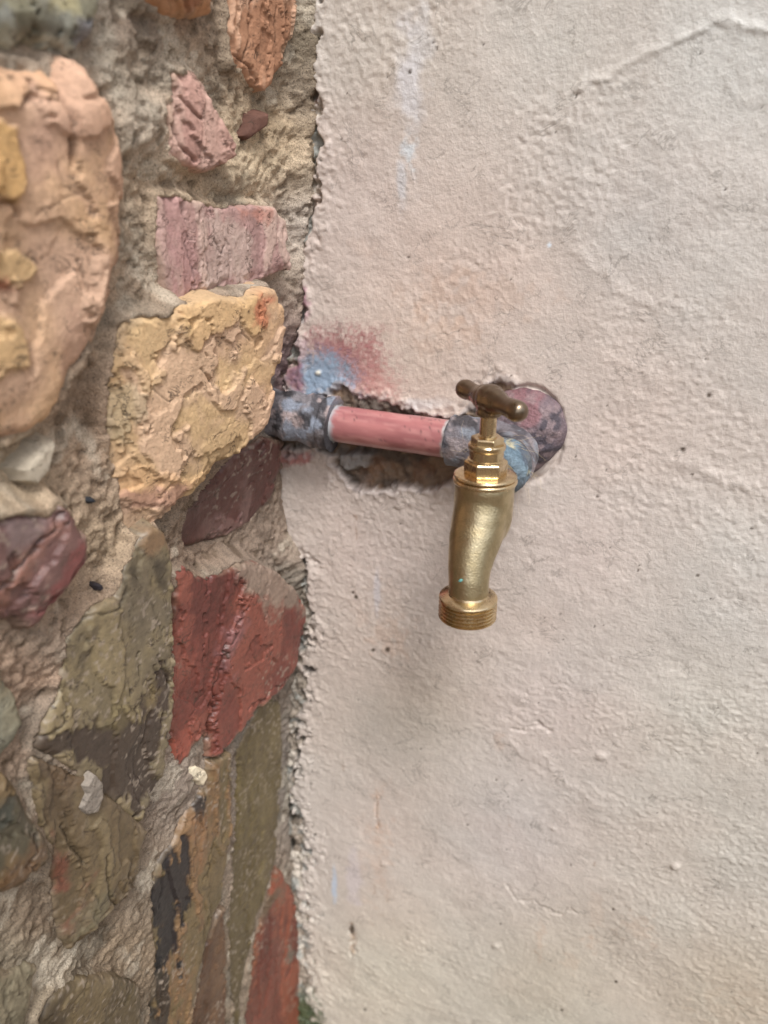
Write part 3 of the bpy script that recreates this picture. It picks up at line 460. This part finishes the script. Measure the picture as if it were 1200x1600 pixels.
def mortar_h(U, V, px, py):
    H = 0.0065+0.0022*fbm(U, V, .04, 3, 201)+0.0006*fbm(U, V, .010, 3, 202)+0.0009*fbm(U, V, .0035, 3, 203, .65)
    amp = np.interp(py, [-200, 0, 180, 300, 430, 520, 640, 700, 800, 880, 960, 1060, 1150, 1300, 1400, 1600], [.018, .018, .017, .015, .010, .006, -.004, -.006, -.003, .011, .008, .004, .001, .001, .006, .009])
    H += amp*np.exp(-(np.maximum(U, 0)/.011))
    for x, y, r, dh in [(350, 840, 60, -.006), (150, 640, 50, -.007), (250, 60, 60, .003), (230, 190, 50, .006), (100, 1010, 60, .006), (290, 1230, 40, .004), (400, 270, 50, .004), (420, 870, 40, .006), (340, 285, 30, .005)]:
        H += dh*np.exp(-((px-x)**2+(py-y)**2)/r**2)
    return H
def make_mortar():
    us = spaced(-.004, -.004, .33, 2.2, .0011); vs = spaced(-.05, .05, 1.0, 2.5, .0009)
    U, V = np.meshgrid(us, vs); px, py = proj(XC+.01, -U, V)
    H = mortar_h(U, V, px, py)
    for s in ST:                                    # mortar dragged up against every stone
        if s['small'] or s.get('coarse'): continue
        P = s['P']; m = .02
        i0, i1 = np.searchsorted(us, [P[:, 0].min()-m, P[:, 0].max()+m]); j0, j1 = np.searchsorted(vs, [P[:, 1].min()-m, P[:, 1].max()+m])
        if i1 <= i0 or j1 <= j0: continue
        u = U[j0:j1, i0:i1]; v = V[j0:j1, i0:i1]; d = sdpoly(u, v, P)
        face = s['h']+s['a']*(u-s['u0'])+s['b']*(v-s['v0'])
        hw = (P[:, 0].max()-P[:, 0].min())/2; hv = (P[:, 1].max()-P[:, 1].min())/2; low = 0.0042-0.0038*np.clip(.9*(u-s['u0'])/hw+.7*(v-s['v0'])/hv, -1, 1)+0.002*fbm(u, v, .02, 3, 205)
        up = sst(.012, -.02, u*0) if False else 1
        if s is ST[1]: low = low+.007*sst(.1, .6, (v-s['v0'])/hv)
        smear = face-low-np.maximum(-d-.001, 0)*1.9
        H[j0:j1, i0:i1] = np.where(d < .004, np.maximum(H[j0:j1, i0:i1], np.minimum(smear, .026)), H[j0:j1, i0:i1])
    for s in ST:
        if s['small'] or s.get('coarse'): continue
        P = s['P']; i0, i1 = np.searchsorted(us, [P[:, 0].min(), P[:, 0].max()]); j0, j1 = np.searchsorted(vs, [P[:, 1].min(), P[:, 1].max()])
        if i1 <= i0 or j1 <= j0: continue
        u = U[j0:j1, i0:i1]; v = V[j0:j1, i0:i1]; d = sdpoly(u, v, P)
        face = s['h']+s['a']*(u-s['u0'])+s['b']*(v-s['v0'])-.004
        H[j0:j1, i0:i1] = np.where(d > .0015, np.minimum(H[j0:j1, i0:i1], face-.3*np.minimum(d, .01)), H[j0:j1, i0:i1])
    H += (0.0010-.0007*sst(1000, 1400, py))*fbm(U, V, .0045, 3, 207, .65)+.0005*fbm(U, V, .0022, 2, 208)
    px, py = proj(XC+H, -U, V)
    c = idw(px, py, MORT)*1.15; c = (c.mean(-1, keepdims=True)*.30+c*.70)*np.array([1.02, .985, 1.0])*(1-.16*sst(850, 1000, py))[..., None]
    c = c*(1+.16*fbm(U, V, .012, 4, 211)+.14*fbm(U, V, .0025, 2, 212))[..., None]
    c = mix(c, lin((120, 118, 108)), .45*sst(.2, .8, fbm(U, V, .03, 4, 213)))
    c = mix(c, lin((214, 204, 186)), .5*sst(.35, .8, fbm(U, V, .02, 4, 214)))
    pit = sst(.62, .75, fbm(U, V, .006, 2, 215)); H -= .0010*pit; c = mix(c, lin((90, 74, 56)), .5*pit)
    moss = sst(1500, 1590, py)*sst(400, 470, px); c = mix(c, lin((60, 74, 40)), .8*moss)
    return XC+H, -U, V, c
sw = empty('stone_wall', (XC, 0, 0)); tag(sw, 'wall of irregular coloured stones set in sandy mortar at the left', 'wall')
X, Y, Z, c = make_mortar()
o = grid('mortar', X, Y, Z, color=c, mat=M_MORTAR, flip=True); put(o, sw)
bm = bmesh.new(); bmesh.ops.create_cube(bm, size=1, matrix=Matrix.Translation((XC-.14, -1.08, 1.22))@Matrix.Diagonal((.24, 2.22, 2.54, 1)))
me = bpy.data.meshes.new('masonry_core'); bm.to_mesh(me); bm.free()
set_color(me, lambda co: np.tile(lin((150, 135, 120)), (len(co), 1))); o = link('masonry_core', me, M_MORTAR); put(o, sw)

def facet(U, V, sz, seed, slope=.25):
    x = U/sz; y = V/sz; ix = np.floor(x); iy = np.floor(y); best = np.full(x.shape, -1e9)
    for dx in (-1, 0, 1):
        for dy in (-1, 0, 1):
            a, b = ix+dx, iy+dy
            ox = x-(a+_h(a, b, seed)); oy = y-(b+_h(a, b, seed+1))
            gx_ = (_h(a, b, seed+2)-.5)*2; gy_ = (_h(a, b, seed+3)-.5)*2
            best = np.maximum(best, gx_*ox+gy_*oy-1.1*(ox*ox+oy*oy)*.9+.3*_h(a, b, seed+4))
    return best*sz*slope
SAT = .84
def desat(c, s_):
    g_ = c.mean(-1, keepdims=True); return g_+(c-g_)*s_
def make_stone(s):
    P = s['P']; sm = s['small']; co_ = s.get('coarse')
    du, dv = (.0004, .0004) if sm else ((.006, .006) if co_ else ((.00055, .00050) if P[:, 0].mean() < .14 and P[:, 1].min() > .45 else (.0009, .0007)))
    mg = .004 if sm else .008
    u0, u1 = P[:, 0].min()-mg, P[:, 0].max()+mg; v0, v1 = P[:, 1].min()-mg, P[:, 1].max()+mg
    u0 = max(u0, -.003)
    if not co_:
        vis_u = .36; u1 = min(u1, vis_u)
    U, V = np.meshgrid(np.arange(u0, u1+du, du), np.arange(v0, v1+dv, dv))
    sd = s['seed']
    d = sdpoly(U, V, P); d = d+(.0012*fbm(U, V, .012, 3, sd+1)+.0003*fbm(U, V, .004, 2, sd+2))*(.8 if sm else 1)*sst(-.003, .0005, d)
    face = s['h']+s['a']*(U-s['u0'])+s['b']*(V-s['v0'])
    st = s['streak']; ls = s['lsc']
    ang = .35 if st < 1 else 0
    Us, Vs = U/ max(st, .5), V*(st if st < 1 else 1)
    n = fbm(Us+.3*fbm(U, V, ls, 2, sd+3)*ls, Vs+.3*fbm(U, V, ls*.7, 2, sd+4)*ls, ls, 4, sd+5)
    n = n+.12*fbm(U, V, ls*.16, 3, sd+35, .6)
    tr = terrace(n, 1.15, 45)
    fine = terrace(fbm(Us+.15*V, Vs, ls*.6, 5, sd+6, .6), 1.25, 16)
    wu = U+.10*ls*fbm(U, V, ls*.3, 3, sd+15); wv = V+.10*ls*fbm(U, V, ls*.3, 3, sd+16)
    fct = facet(wu/max(st, .5), wv, ls*1.1, sd+17, .30)+facet(wu, wv*(1.4 if st < 1 else 1), ls*.42, sd+18, .26)
    r = s['r']*(1+.4*fbm(U, V, .03, 2, sd+7)); e = np.clip(d/r, 0, 1)
    drop = r*.8*(1-np.sqrt(np.clip(1-(1-e)**2, 0, 1)))
    chip = .0022*sst(.0, .8, fbm(U, V, .009, 3, sd+8))*sst(.007, 0, d)*(.2 if sm else 1)
    H = face-drop-chip+s['lay']*.8*tr+fct*.06+s['lay']*.25*fine*sst(.1, .5, fbm(U, V, .04, 2, sd+9))+s['und']*.55*fbm(U, V, .06, 2, sd+10)+.00014*fbm(U, V, .0026, 3, sd+11, .65)+.00012*fbm(U, V, .009, 4, sd+19, .6)
    # hairline cracks that wander along the bedding
    cr = ridge(Us+.003*fbm(U, V, .01, 2, sd+12), Vs, ls*.9, 4, sd+13); crk = sst(.984, .995, cr)*sst(-.1, .3, fbm(U, V, ls, 2, sd+14))
    H -= .0005*crk
    H = np.where(d < 0, H+d*5, H)
    X = XC+H; px, py = proj(XC+face, -U, V)
    cs = s['cols']; c = mix(cs[0]+0*X[..., None], cs[1], sst(-.5, .5, fbm(U, V, .05, 3, sd+20)))
    if len(cs) > 2: c = mix(c, cs[2], .8*sst(-.1, .5, n+.3*fbm(U, V, .015, 3, sd+21)))
    c = c*(1+.10*(tr*1.2)+.08*fbm(Us, Vs, .006, 4, sd+22))[..., None]
    jx = fbm(U, V, .014, 5, sd+23, .6)*15+fbm(U, V, .004, 2, sd+33)*4
    for pl, col, k, *ph_ in s['patches']:
        dd = sdpoly(px, py, pl)+jx
        if k > .84 and sum(col) < 270:
            dd = dd+20*fbm(U*1.6, V*.45, .010, 4, sd+34, .6)*(1 if dd.max() < 60 else 1)
        if ph_:
            dj = dd+fbm(U, V, .0035, 3, sd+37, .65)*(3.5 if k == 0 else 6); X += ph_[0]/1000*sst(-1.2, 1.2, dj); c = c*(1-.22*np.exp(-((dj+1.2)/1.6)**2))[..., None]
            if k == 0: continue
        wsf = 4 if k > .84 else 9
        c = mix(c, lin(col)*(1+.12*fbm(U, V, .006, 3, sd+24))[..., None], k*sst(-wsf, wsf, dd))
        if k > .9: X -= .0010*sst(-3, 3, dd)
    jj = fbm(U, V, .007, 3, sd+25)*5
    for pts, wd, dep in s['cracks']:
        dd = dline(px+jj, py+jj*.7, pts); g_ = np.exp(-(dd/(wd*.65))**2); X -= dep*.7/1000*g_
        
        c = c*(1-.4*g_)[..., None]
    c = c*(1-.45*crk)[..., None]
    if s['gloss']:
        dust = sst(.55, .8, fbm(U, V, .0025, 2, sd+26))*sst(-.1, .5, fbm(U, V, .05, 2, sd+27)); c = mix(c, lin((190, 175, 155)), .6*dust)
    # mortar smeared over the rim
    rim = sst(.0022, -.001, d+.003*fbm(U, V, .02, 3, sd+28))
    if not sm: c = mix(c, lin((176, 158, 130)), .40*rim)
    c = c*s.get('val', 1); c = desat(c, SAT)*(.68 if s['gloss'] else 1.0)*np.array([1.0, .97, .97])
    keep = d > -.0045
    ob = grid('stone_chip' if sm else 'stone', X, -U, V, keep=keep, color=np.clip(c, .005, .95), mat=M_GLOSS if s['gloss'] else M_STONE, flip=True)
    put(ob, sw)
    if s['label']: ob['label'] = s['label']
for s in ST: make_stone(s)

# ------------------------------------------------------------------ pipework
def sweep(pts, radii, seg=40, caps=True, jit=None):
    pts = [Vector(p) for p in pts]; bm = bmesh.new(); rings = []
    t0 = (pts[1]-pts[0]).normalized(); nrm = t0.orthogonal().normalized()
    for i, p in enumerate(pts):
        t = (pts[min(i+1, len(pts)-1)]-pts[max(i-1, 0)]).normalized()
        nrm = (nrm-t*nrm.dot(t)).normalized(); b = t.cross(nrm)
        rings.append([bm.verts.new(p+(nrm*math.cos(a)+b*math.sin(a))*radii[i]) for a in [2*math.pi*k/seg for k in range(seg)]])
    for A, B in zip(rings[:-1], rings[1:]):
        for k in range(seg): bm.faces.new((A[k], A[(k+1) % seg], B[(k+1) % seg], B[k]))
    if caps: bm.faces.new(rings[0][::-1]); bm.faces.new(rings[-1])
    return bm
def finish(bm, name, mat, parent=None, smooth=True, sharp=40):
    bmesh.ops.recalc_face_normals(bm, faces=bm.faces)
    for f in bm.faces: f.smooth = smooth
    for e in bm.edges:
        if len(e.link_faces) == 2 and e.calc_face_angle(0) > math.radians(sharp): e.smooth = False
    me = bpy.data.meshes.new(name); bm.to_mesh(me); bm.free()
    o = link(name, me, mat, parent); return o
def rough_up(bm, amp, sc, seed):
    from mathutils import noise
    bm.normal_update()
    for v in bm.verts:
        q = v.co/sc+Vector((seed, seed*2.1, 0))
        v.co += v.normal*(noise.noise(q)*amp+noise.noise(q*2.7)*amp*.45+noise.noise(q*6.1)*amp*.2)
def linspace_pts(a, b, n): return [a+(b-a)*i/(n-1) for i in range(n)]

PA = Vector(on_y(520, 661, -.010)); PB = Vector(on_y(706, 687, -.010)); dirp = (PB-PA).normalized()
EC = Vector(on_y(806, 702, -.012)); PBe = PB
wp = empty('water_pipe', (PA.x, 0, PA.z)); tag(wp, 'short pink painted water pipe with paint smeared fittings in the wall slot', 'pipe')
# straight pipe
bm = sweep(linspace_pts(PA-dirp*.012, PB+dirp*.012, 90), [.0107]*90, 48); rough_up(bm, .00022, .012, 3)
pipe = finish(bm, 'pipe', M_PIPE)
def pipe_col(co):
    t = (co[:, 0]-PA.x)/(PB.x-PA.x); x, z = co[:, 0], co[:, 2]+co[:, 1]
    c = mix(lin((176, 116, 116))+0*co, lin((154, 98, 100)), sst(-1, 1, fbm(x*.2, z, .006, 3, 301)))
    c = mix(c, lin((200, 148, 144)), .35*sst(.1, .6, fbm(x*.25+z*.3, z, .003, 3, 302)))
    n = fbm(x, z, .006, 4, 303)
    c = mix(c, lin((186, 196, 198)), .85*sst(.935, .965, t+n*.02)); c = mix(c, lin((176, 186, 190)), .85*sst(.09, .03, t+n*.05))
    c = mix(c, lin((40, 44, 60)), .9*sst(.975, .99, t+n*.01)); c = mix(c, lin((60, 44, 48)), .6*sst(.6, .85, fbm(x, z, .002, 3, 304))*sst(-.1, .5, fbm(x, z, .01, 2, 305)))
    return np.clip(c, 0, 1)
set_color(pipe.data, pipe_col); put(pipe, wp)
def blotchy(seed, cs, sc=.009):
    def f(co):
        x, z = co[:, 0]+co[:, 1]*.5, co[:, 2]+co[:, 1]*.7
        c = lin(cs[0])+0*co
        for i, q in enumerate(cs[1:]): c = mix(c, lin(q), .9*sst(-.05, .28, fbm(x, z, sc, 4, seed+i*9)-.08*i))
        return np.clip(c, 0, 1)
    return f
# left fitting, its far end bedded in the stone wall
LA = Vector(on_y(415, 644, -.012)); LB = Vector(on_y(524, 663, -.010)); n = 60
rad = [.0148+.0006*math.sin(i*.35)+(.0012 if i > 50 else 0) for i in range(n)]
bm = sweep(linspace_pts(LA, LB, n), rad, 56); rough_up(bm, .0016, .011, 8); o = finish(bm, 'left_fitting', M_PAINTM, sharp=80)
set_color(o.data, blotchy(320, [(126, 122, 126), (70, 69, 74), (172, 156, 154), (48, 47, 50), (138, 146, 160)])); put(o, wp); o.name = 'coupling'; o['label'] = 'blue, black and pink smeared coupling at the stone wall'
# frayed tape ring where pink pipe enters the coupling
bm = sweep([PA+dirp*q for q in (-.0012, -.0004, .0006, .0014)], [.0125, .0134, .0132, .0114], 56); rough_up(bm, .0014, .004, 5); o = finish(bm, 'tape_ring', M_PAINTM, sharp=80)
set_color(o.data, blotchy(330, [(190, 194, 192), (150, 156, 162), (60, 62, 76)], .004)); put(o, wp)
bm = sweep([PB+dirp*q for q in (-.0022, -.001, .0006, .0014)], [.0112, .0122, .0126, .0112], 56); rough_up(bm, .0008, .004, 6); o = finish(bm, 'tape_ring', M_PAINTM, sharp=80)
set_color(o.data, blotchy(334, [(184, 192, 194), (120, 124, 140), (190, 190, 190)], .004)); put(o, wp)
# elbow: from the pipe to the right, then out of the wall towards the viewer
pts, rr = [], []
s0 = PB+dirp*.000
for i in range(16):
    t = i/15; pts.append(s0+(EC-Vector((.012, 0, 0))-s0)*t); rr.append(.0145 if t < .35 else .0138)
for i in range(1, 12):
    a = i/12*math.pi/2; pts.append(EC+Vector((-.012+.012*math.sin(a), -.012+.012*math.cos(a), 0))); rr.append(.0140)
for i in range(10):
    t = i/9; pts.append(EC+Vector((0, -.012-.013*t, 0))); rr.append(.0138 if t < .3 else .0141)
bm = sweep(pts, rr, 56); rough_up(bm, .0013, .010, 12); o = finish(bm, 'elbow', M_PAINTM, sharp=80)
set_color(o.data, blotchy(340, [(118, 114, 120), (82, 80, 86), (150, 140, 142), (56, 55, 60), (130, 136, 146)])); put(o, wp)
o['label'] = 'grey and violet smeared elbow turning towards the tap'
# pale blue end collar of the elbow
bm = sweep([EC+Vector((0, -.0235-.0012*k, 0)) for k in range(11)], [.0128+.0007*math.sin(k*.9) for k in range(11)], 56); rough_up(bm, .0009, .006, 15); o = finish(bm, 'collar', M_PAINTM, sharp=80)
set_color(o.data, blotchy(350, [(132, 152, 166), (104, 126, 142), (184, 178, 150), (84, 92, 104)], .006)); put(o, wp)
o['label'] = 'pale blue end collar of the elbow'
# rounded putty shoulder behind the elbow
nn = 110; aa, bb = np.meshgrid(np.linspace(0, 2*math.pi, nn), np.linspace(0, 1, 60))
MC = on_y(817, 677, -.004)
rr_ = .0215*(1+.05*np.sin(3*aa+.5)+.04*fbm(np.cos(aa)*.02, np.sin(aa)*.02, .012, 3, 360))
hx = .0165*np.sqrt(np.clip(1-bb**2.6, 0, 1))
mx_ = MC[0]+rr_*bb*np.cos(aa)*1.02; mz_ = MC[2]+rr_*bb*np.sin(aa)*1.12; my_ = .003-hx-.0009*fbm(mx_, mz_, .006, 3, 361)*(bb < .99)
fx_ = mx_+mz_*0
cc = mix(lin((116, 102, 108))+0*mx_[..., None], lin((80, 74, 82)), sst(-.3, .4, fbm(fx_, mz_, .010, 4, 362)))
cc = mix(cc, lin((146, 100, 104)), .6*sst(.05, .5, fbm(fx_, mz_, .012, 3, 363))*sst(MC[2]-.004, MC[2]+.012, mz_)); cc = mix(cc, lin((150, 132, 134)), .6*sst(.1, .5, fbm(fx_, mz_, .004, 3, 364)))
o = grid('putty_shoulder', mx_, my_, mz_, color=cc, mat=M_PAINTM); put(o, wp); o['label'] = 'violet grey rounded putty shoulder behind the elbow'
# loose hemp fibres
rng = np.random.RandomState(5); bm = bmesh.new()
def fibre(p, d, L, curl, r=.00006):
    q = [Vector(p)]; d = Vector(d).normalized()
    for i in range(9):
        d = (d+Vector(rng.uniform(-1, 1, 3))*curl).normalized(); q.append(q[-1]+d*L/9)
    b2 = sweep(q, [r*(1-.06*i) for i in range(len(q))], 5, True)
    mm = bpy.data.meshes.new('t'); b2.to_mesh(mm); b2.free(); bm.from_mesh(mm); bpy.data.meshes.remove(mm)
for i in range(34):
    a = rng.uniform(0, 2*math.pi); p = EC+Vector((math.cos(a)*.0142, -.022-rng.uniform(0, .014), math.sin(a)*.0142))
    fibre(p, (math.cos(a)*.6+.2, -rng.uniform(-.3, .6), math.sin(a)*.7-.6), rng.uniform(.006, .020), .35)
for i in range(9):
    p = EC+Vector((-rng.uniform(.012, .032), -.0140-rng.uniform(0, .0015), rng.uniform(-.010, .008))); fibre(p, rng.uniform(-1, 1, 3)*np.array([1, .25, .6]), rng.uniform(.006, .014), .3)
for i in range(9):
    a = rng.uniform(0, 6.28); p = PA+Vector((0, -.0128*abs(math.cos(a)), .0125*math.sin(a))); fibre(p, rng.uniform(-1, 1, 3)*np.array([.5, .5, 1]), rng.uniform(.004, .008), .4)
o = finish(bm, 'hemp_fibres', mat_attr('hemp', rough=.7, var=.1)); o['kind'] = 'stuff'
set_color(o.data, lambda co: np.tile(lin((196, 180, 150)), (len(co), 1))); put(o, wp)

# ------------------------------------------------------------------ tap
TY = -.083
TO = Vector((EC.x, TY, EC.z+.0105))
tap = empty('brass_tap', TO, (0, math.radians(-3.0), 0)); tag(tap, 'brass garden tap with dark T handle screwed into the elbow', 'tap')
def lathe(prof, seg=64, axis='Z', off=Vector((0, 0, 0))):
    bm = bmesh.new(); R = []
    for r, z in prof:
        ring = []
        for k in range(seg):
            a = 2*math.pi*k/seg; v = Vector((r*math.cos(a), r*math.sin(a), z))
            ring.append(bm.verts.new(v+off))
        R.append(ring)
    for A, B in zip(R[:-1], R[1:]):
        for k in range(seg): bm.faces.new((A[k], A[(k+1) % seg], B[(k+1) % seg], B[k]))
    bm.faces.new(R[0][::-1]); bm.faces.new(R[-1]); return bm
def bevel_obj(o, wdt, seg=3, ang=30):
    md = o.modifiers.new('bevel', 'BEVEL'); md.width = wdt; md.segments = seg; md.limit_method = 'ANGLE'; md.angle_limit = math.radians(ang)
def mmv(prof): return [(a/1000, b/1000) for a, b in prof]
# cast body: chamber, inlet and spout fused into one skin
bm = lathe(mmv([(12.9, -3.2), (13.4, -6), (13.5, -16), (13.4, -21), (12.9, -25), (11.6, -29), (9.2, -32.5), (4, -35)]))
def add(bmA, bmB):
    mm = bpy.data.meshes.new('t'); bmB.to_mesh(mm); bmB.free(); bmA.from_mesh(mm); bpy.data.meshes.remove(mm)
add(bm, sweep([(0, 0, -.0105), (0, .010, -.0105), (0, .022, -.0105)], [.0104, .0104, .0104], 48))
ctrl = [((0, -.0010, -.012), .0125), ((-.0002, -.0028, -.018), .0127), ((-.0005, -.0056, -.024), .0125), ((-.0009, -.0092, -.0295), .0118), ((-.0011, -.0128, -.035), .0107), ((-.0010, -.0158, -.040), .0098), ((-.0005, -.0180, -.045), .0092), ((0, -.0190, -.050), .0090), ((0, -.0194, -.0535), .0090)]
cp, cr_ = [], []
for i in range(len(ctrl)-1):
    for k in range(5):
        t = k/5; cp.append(Vector(ctrl[i][0]).lerp(Vector(ctrl[i+1][0]), t)); cr_.append(ctrl[i][1]*(1-t)+ctrl[i+1][1]*t)
cp.append(Vector(ctrl[-1][0])); cr_.append(ctrl[-1][1])
add(bm, sweep(cp, cr_, 56))
body = finish(bm, 'body', M_CAST, tap)
md = body.modifiers.new('remesh', 'REMESH'); md.mode = 'VOXEL'; md.voxel_size = .00055; md.use_smooth_shade = True
md = body.modifiers.new('smooth', 'SMOOTH'); md.iterations = 14; md.factor = .6
dg = bpy.context.evaluated_depsgraph_get(); me2 = bpy.data.meshes.new_from_object(body.evaluated_get(dg))
body.modifiers.clear(); body.data = me2
for p in me2.polygons: p.use_smooth = True
o = finish(lathe(mmv([(12.8, -4.4), (14.3, -4.0), (14.5, -3.6), (14.5, -2.6), (14.2, -2.2), (12.9, -1.9), (12.9, -1.7), (14.1, -1.4), (14.2, -.9), (13.9, -.35), (12.8, -.1), (9, .1)])), 'body_flange', M_TURN, tap, sharp=50)
def hexa(R, z0, z1, name, mat, rot=0.0, ch=.0007, chR=.94):
    bm = bmesh.new(); rings = []
    for r, z in ((R*chR, z0), (R, z0+ch), (R, z1-ch), (R*chR, z1)):
        rings.append([bm.verts.new((r*math.cos(rot+k*math.pi/3), r*math.sin(rot+k*math.pi/3), z)) for k in range(6)])
    for A, B in zip(rings[:-1], rings[1:]):
        for k in range(6): bm.faces.new((A[k], A[(k+1) % 6], B[(k+1) % 6], B[k]))
    bm.faces.new(rings[0][::-1]); bm.faces.new(rings[-1]); o = finish(bm, name, mat, tap, smooth=False); bevel_obj(o, .0003); return o
hexa(.0098, -.0002, .0062, 'bonnet_nut', M_TURN, rot=.35)
o = finish(lathe(mmv([(8.3, 6.0), (8.3, 6.8), (7.6, 7.2), (7.6, 11.0), (8.2, 11.6), (8.3, 12.0), (8.3, 13.4), (7.9, 13.9), (6, 13.95), (5.4, 13.2)])), 'bonnet', M_TURN, tap, sharp=35)
hexa(.0074, .0130, .0170, 'gland_nut', M_TURN, rot=.1)
o = finish(lathe(mmv([(4.2, 16.8), (4.2, 17.5), (3.6, 17.9), (3.6, 30)])), 'spindle', M_TURN, tap, sharp=35)
# hose thread: collar and five cut threads
prof = [(8.6, -54.5), (9.2, -55.6), (11.6, -56.2), (13.0, -56.8), (13.3, -57.3), (13.3, -58.1), (12.3, -58.5)]
z = -58.5
for k in range(5):
    prof += [(12.0, z), (12.05, z-.35), (13.25, z-.95), (13.25, z-1.2), (12.05, z-1.7)]; z -= 1.8
prof += [(12.2, z), (12.0, z-.2), (10.2, z-.2), (9.8, z+.4), (9.4, z+5), (2, z+6)]
bm = lathe(mmv(prof), 72, off=Vector((0, -.0194, .0042)))
finish(bm, 'hose_thread', M_TURN, tap, sharp=28)
# T handle of dark bronze
HZ = .0335; ph = math.radians(-44); hd = Vector((math.cos(ph), math.sin(ph), 0))
bm = lathe(mmv([(2.5, 26.2), (5.0, 26.3), (5.5, 26.9), (5.7, 28.2), (5.4, 29.4), (5.6, 31), (6.2, 31.8), (6.5, 33.5), (6.2, 36), (5.0, 38.4), (2.8, 39.8), (.6, 40.1)]), 48)
bar = [(a*1.08, b*.98) for a, b in [(-.0232, .0005), (-.0229, .0022), (-.0222, .0034), (-.0210, .0042), (-.0195, .0046), (-.0175, .0046), (-.0155, .0043), (-.0125, .0041), (-.0100, .0042), (-.0080, .0047), (-.0062, .0054), (-.0045, .0059), (0, .0061), (.0045, .0059), (.0062, .0054), (.0080, .0047), (.0100, .0042), (.0125, .0041), (.0155, .0043), (.0175, .0046), (.0195, .0046), (.0210, .0042), (.0222, .0034), (.0229, .0022), (.0232, .0005)]]
add(bm, sweep([hd*a+Vector((0, 0, HZ)) for a, _ in bar], [b for _, b in bar], 40))
hdl = finish(bm, 'handle', M_BRONZE, tap); hdl['label'] = 'dark bronze T handle'
md = hdl.modifiers.new('remesh', 'REMESH'); md.mode = 'VOXEL'; md.voxel_size = .00035; md.use_smooth_shade = True
md = hdl.modifiers.new('smooth', 'SMOOTH'); md.iterations = 6; md.factor = .6
dg = bpy.context.evaluated_depsgraph_get(); me2 = bpy.data.meshes.new_from_object(hdl.evaluated_get(dg)); hdl.modifiers.clear(); hdl.data = me2
for p in me2.polygons: p.use_smooth = True
# a dot of turquoise verdigris low on the spout
mt = bpy.data.materials.new('verdigris'); mt.use_nodes = True; b = mt.node_tree.nodes['Principled BSDF']; b.inputs['Roughness'].default_value = .6
nz = mt.node_tree.nodes.new('ShaderNodeTexNoise'); nz.inputs['Scale'].default_value = 1500; rp = mt.node_tree.nodes.new('ShaderNodeValToRGB')
rp.color_ramp.elements[0].color = (.03, .25, .28, 1); rp.color_ramp.elements[1].color = (.25, .55, .5, 1)
mt.node_tree.links.new(nz.outputs['Fac'], rp.inputs['Fac']); mt.node_tree.links.new(rp.outputs[0], b.inputs['Base Color'])
bm = bmesh.new(); bmesh.ops.create_icosphere(bm, subdivisions=2, radius=.0009)
for v in bm.verts: v.co.y *= .35; v.co.x *= .9; v.co.x += .0003*math.sin(v.co.z*3000)
bmesh.ops.translate(bm, verts=bm.verts, vec=(-.0020, -.0269, -.0415)); finish(bm, 'verdigris_spot', mt, tap)
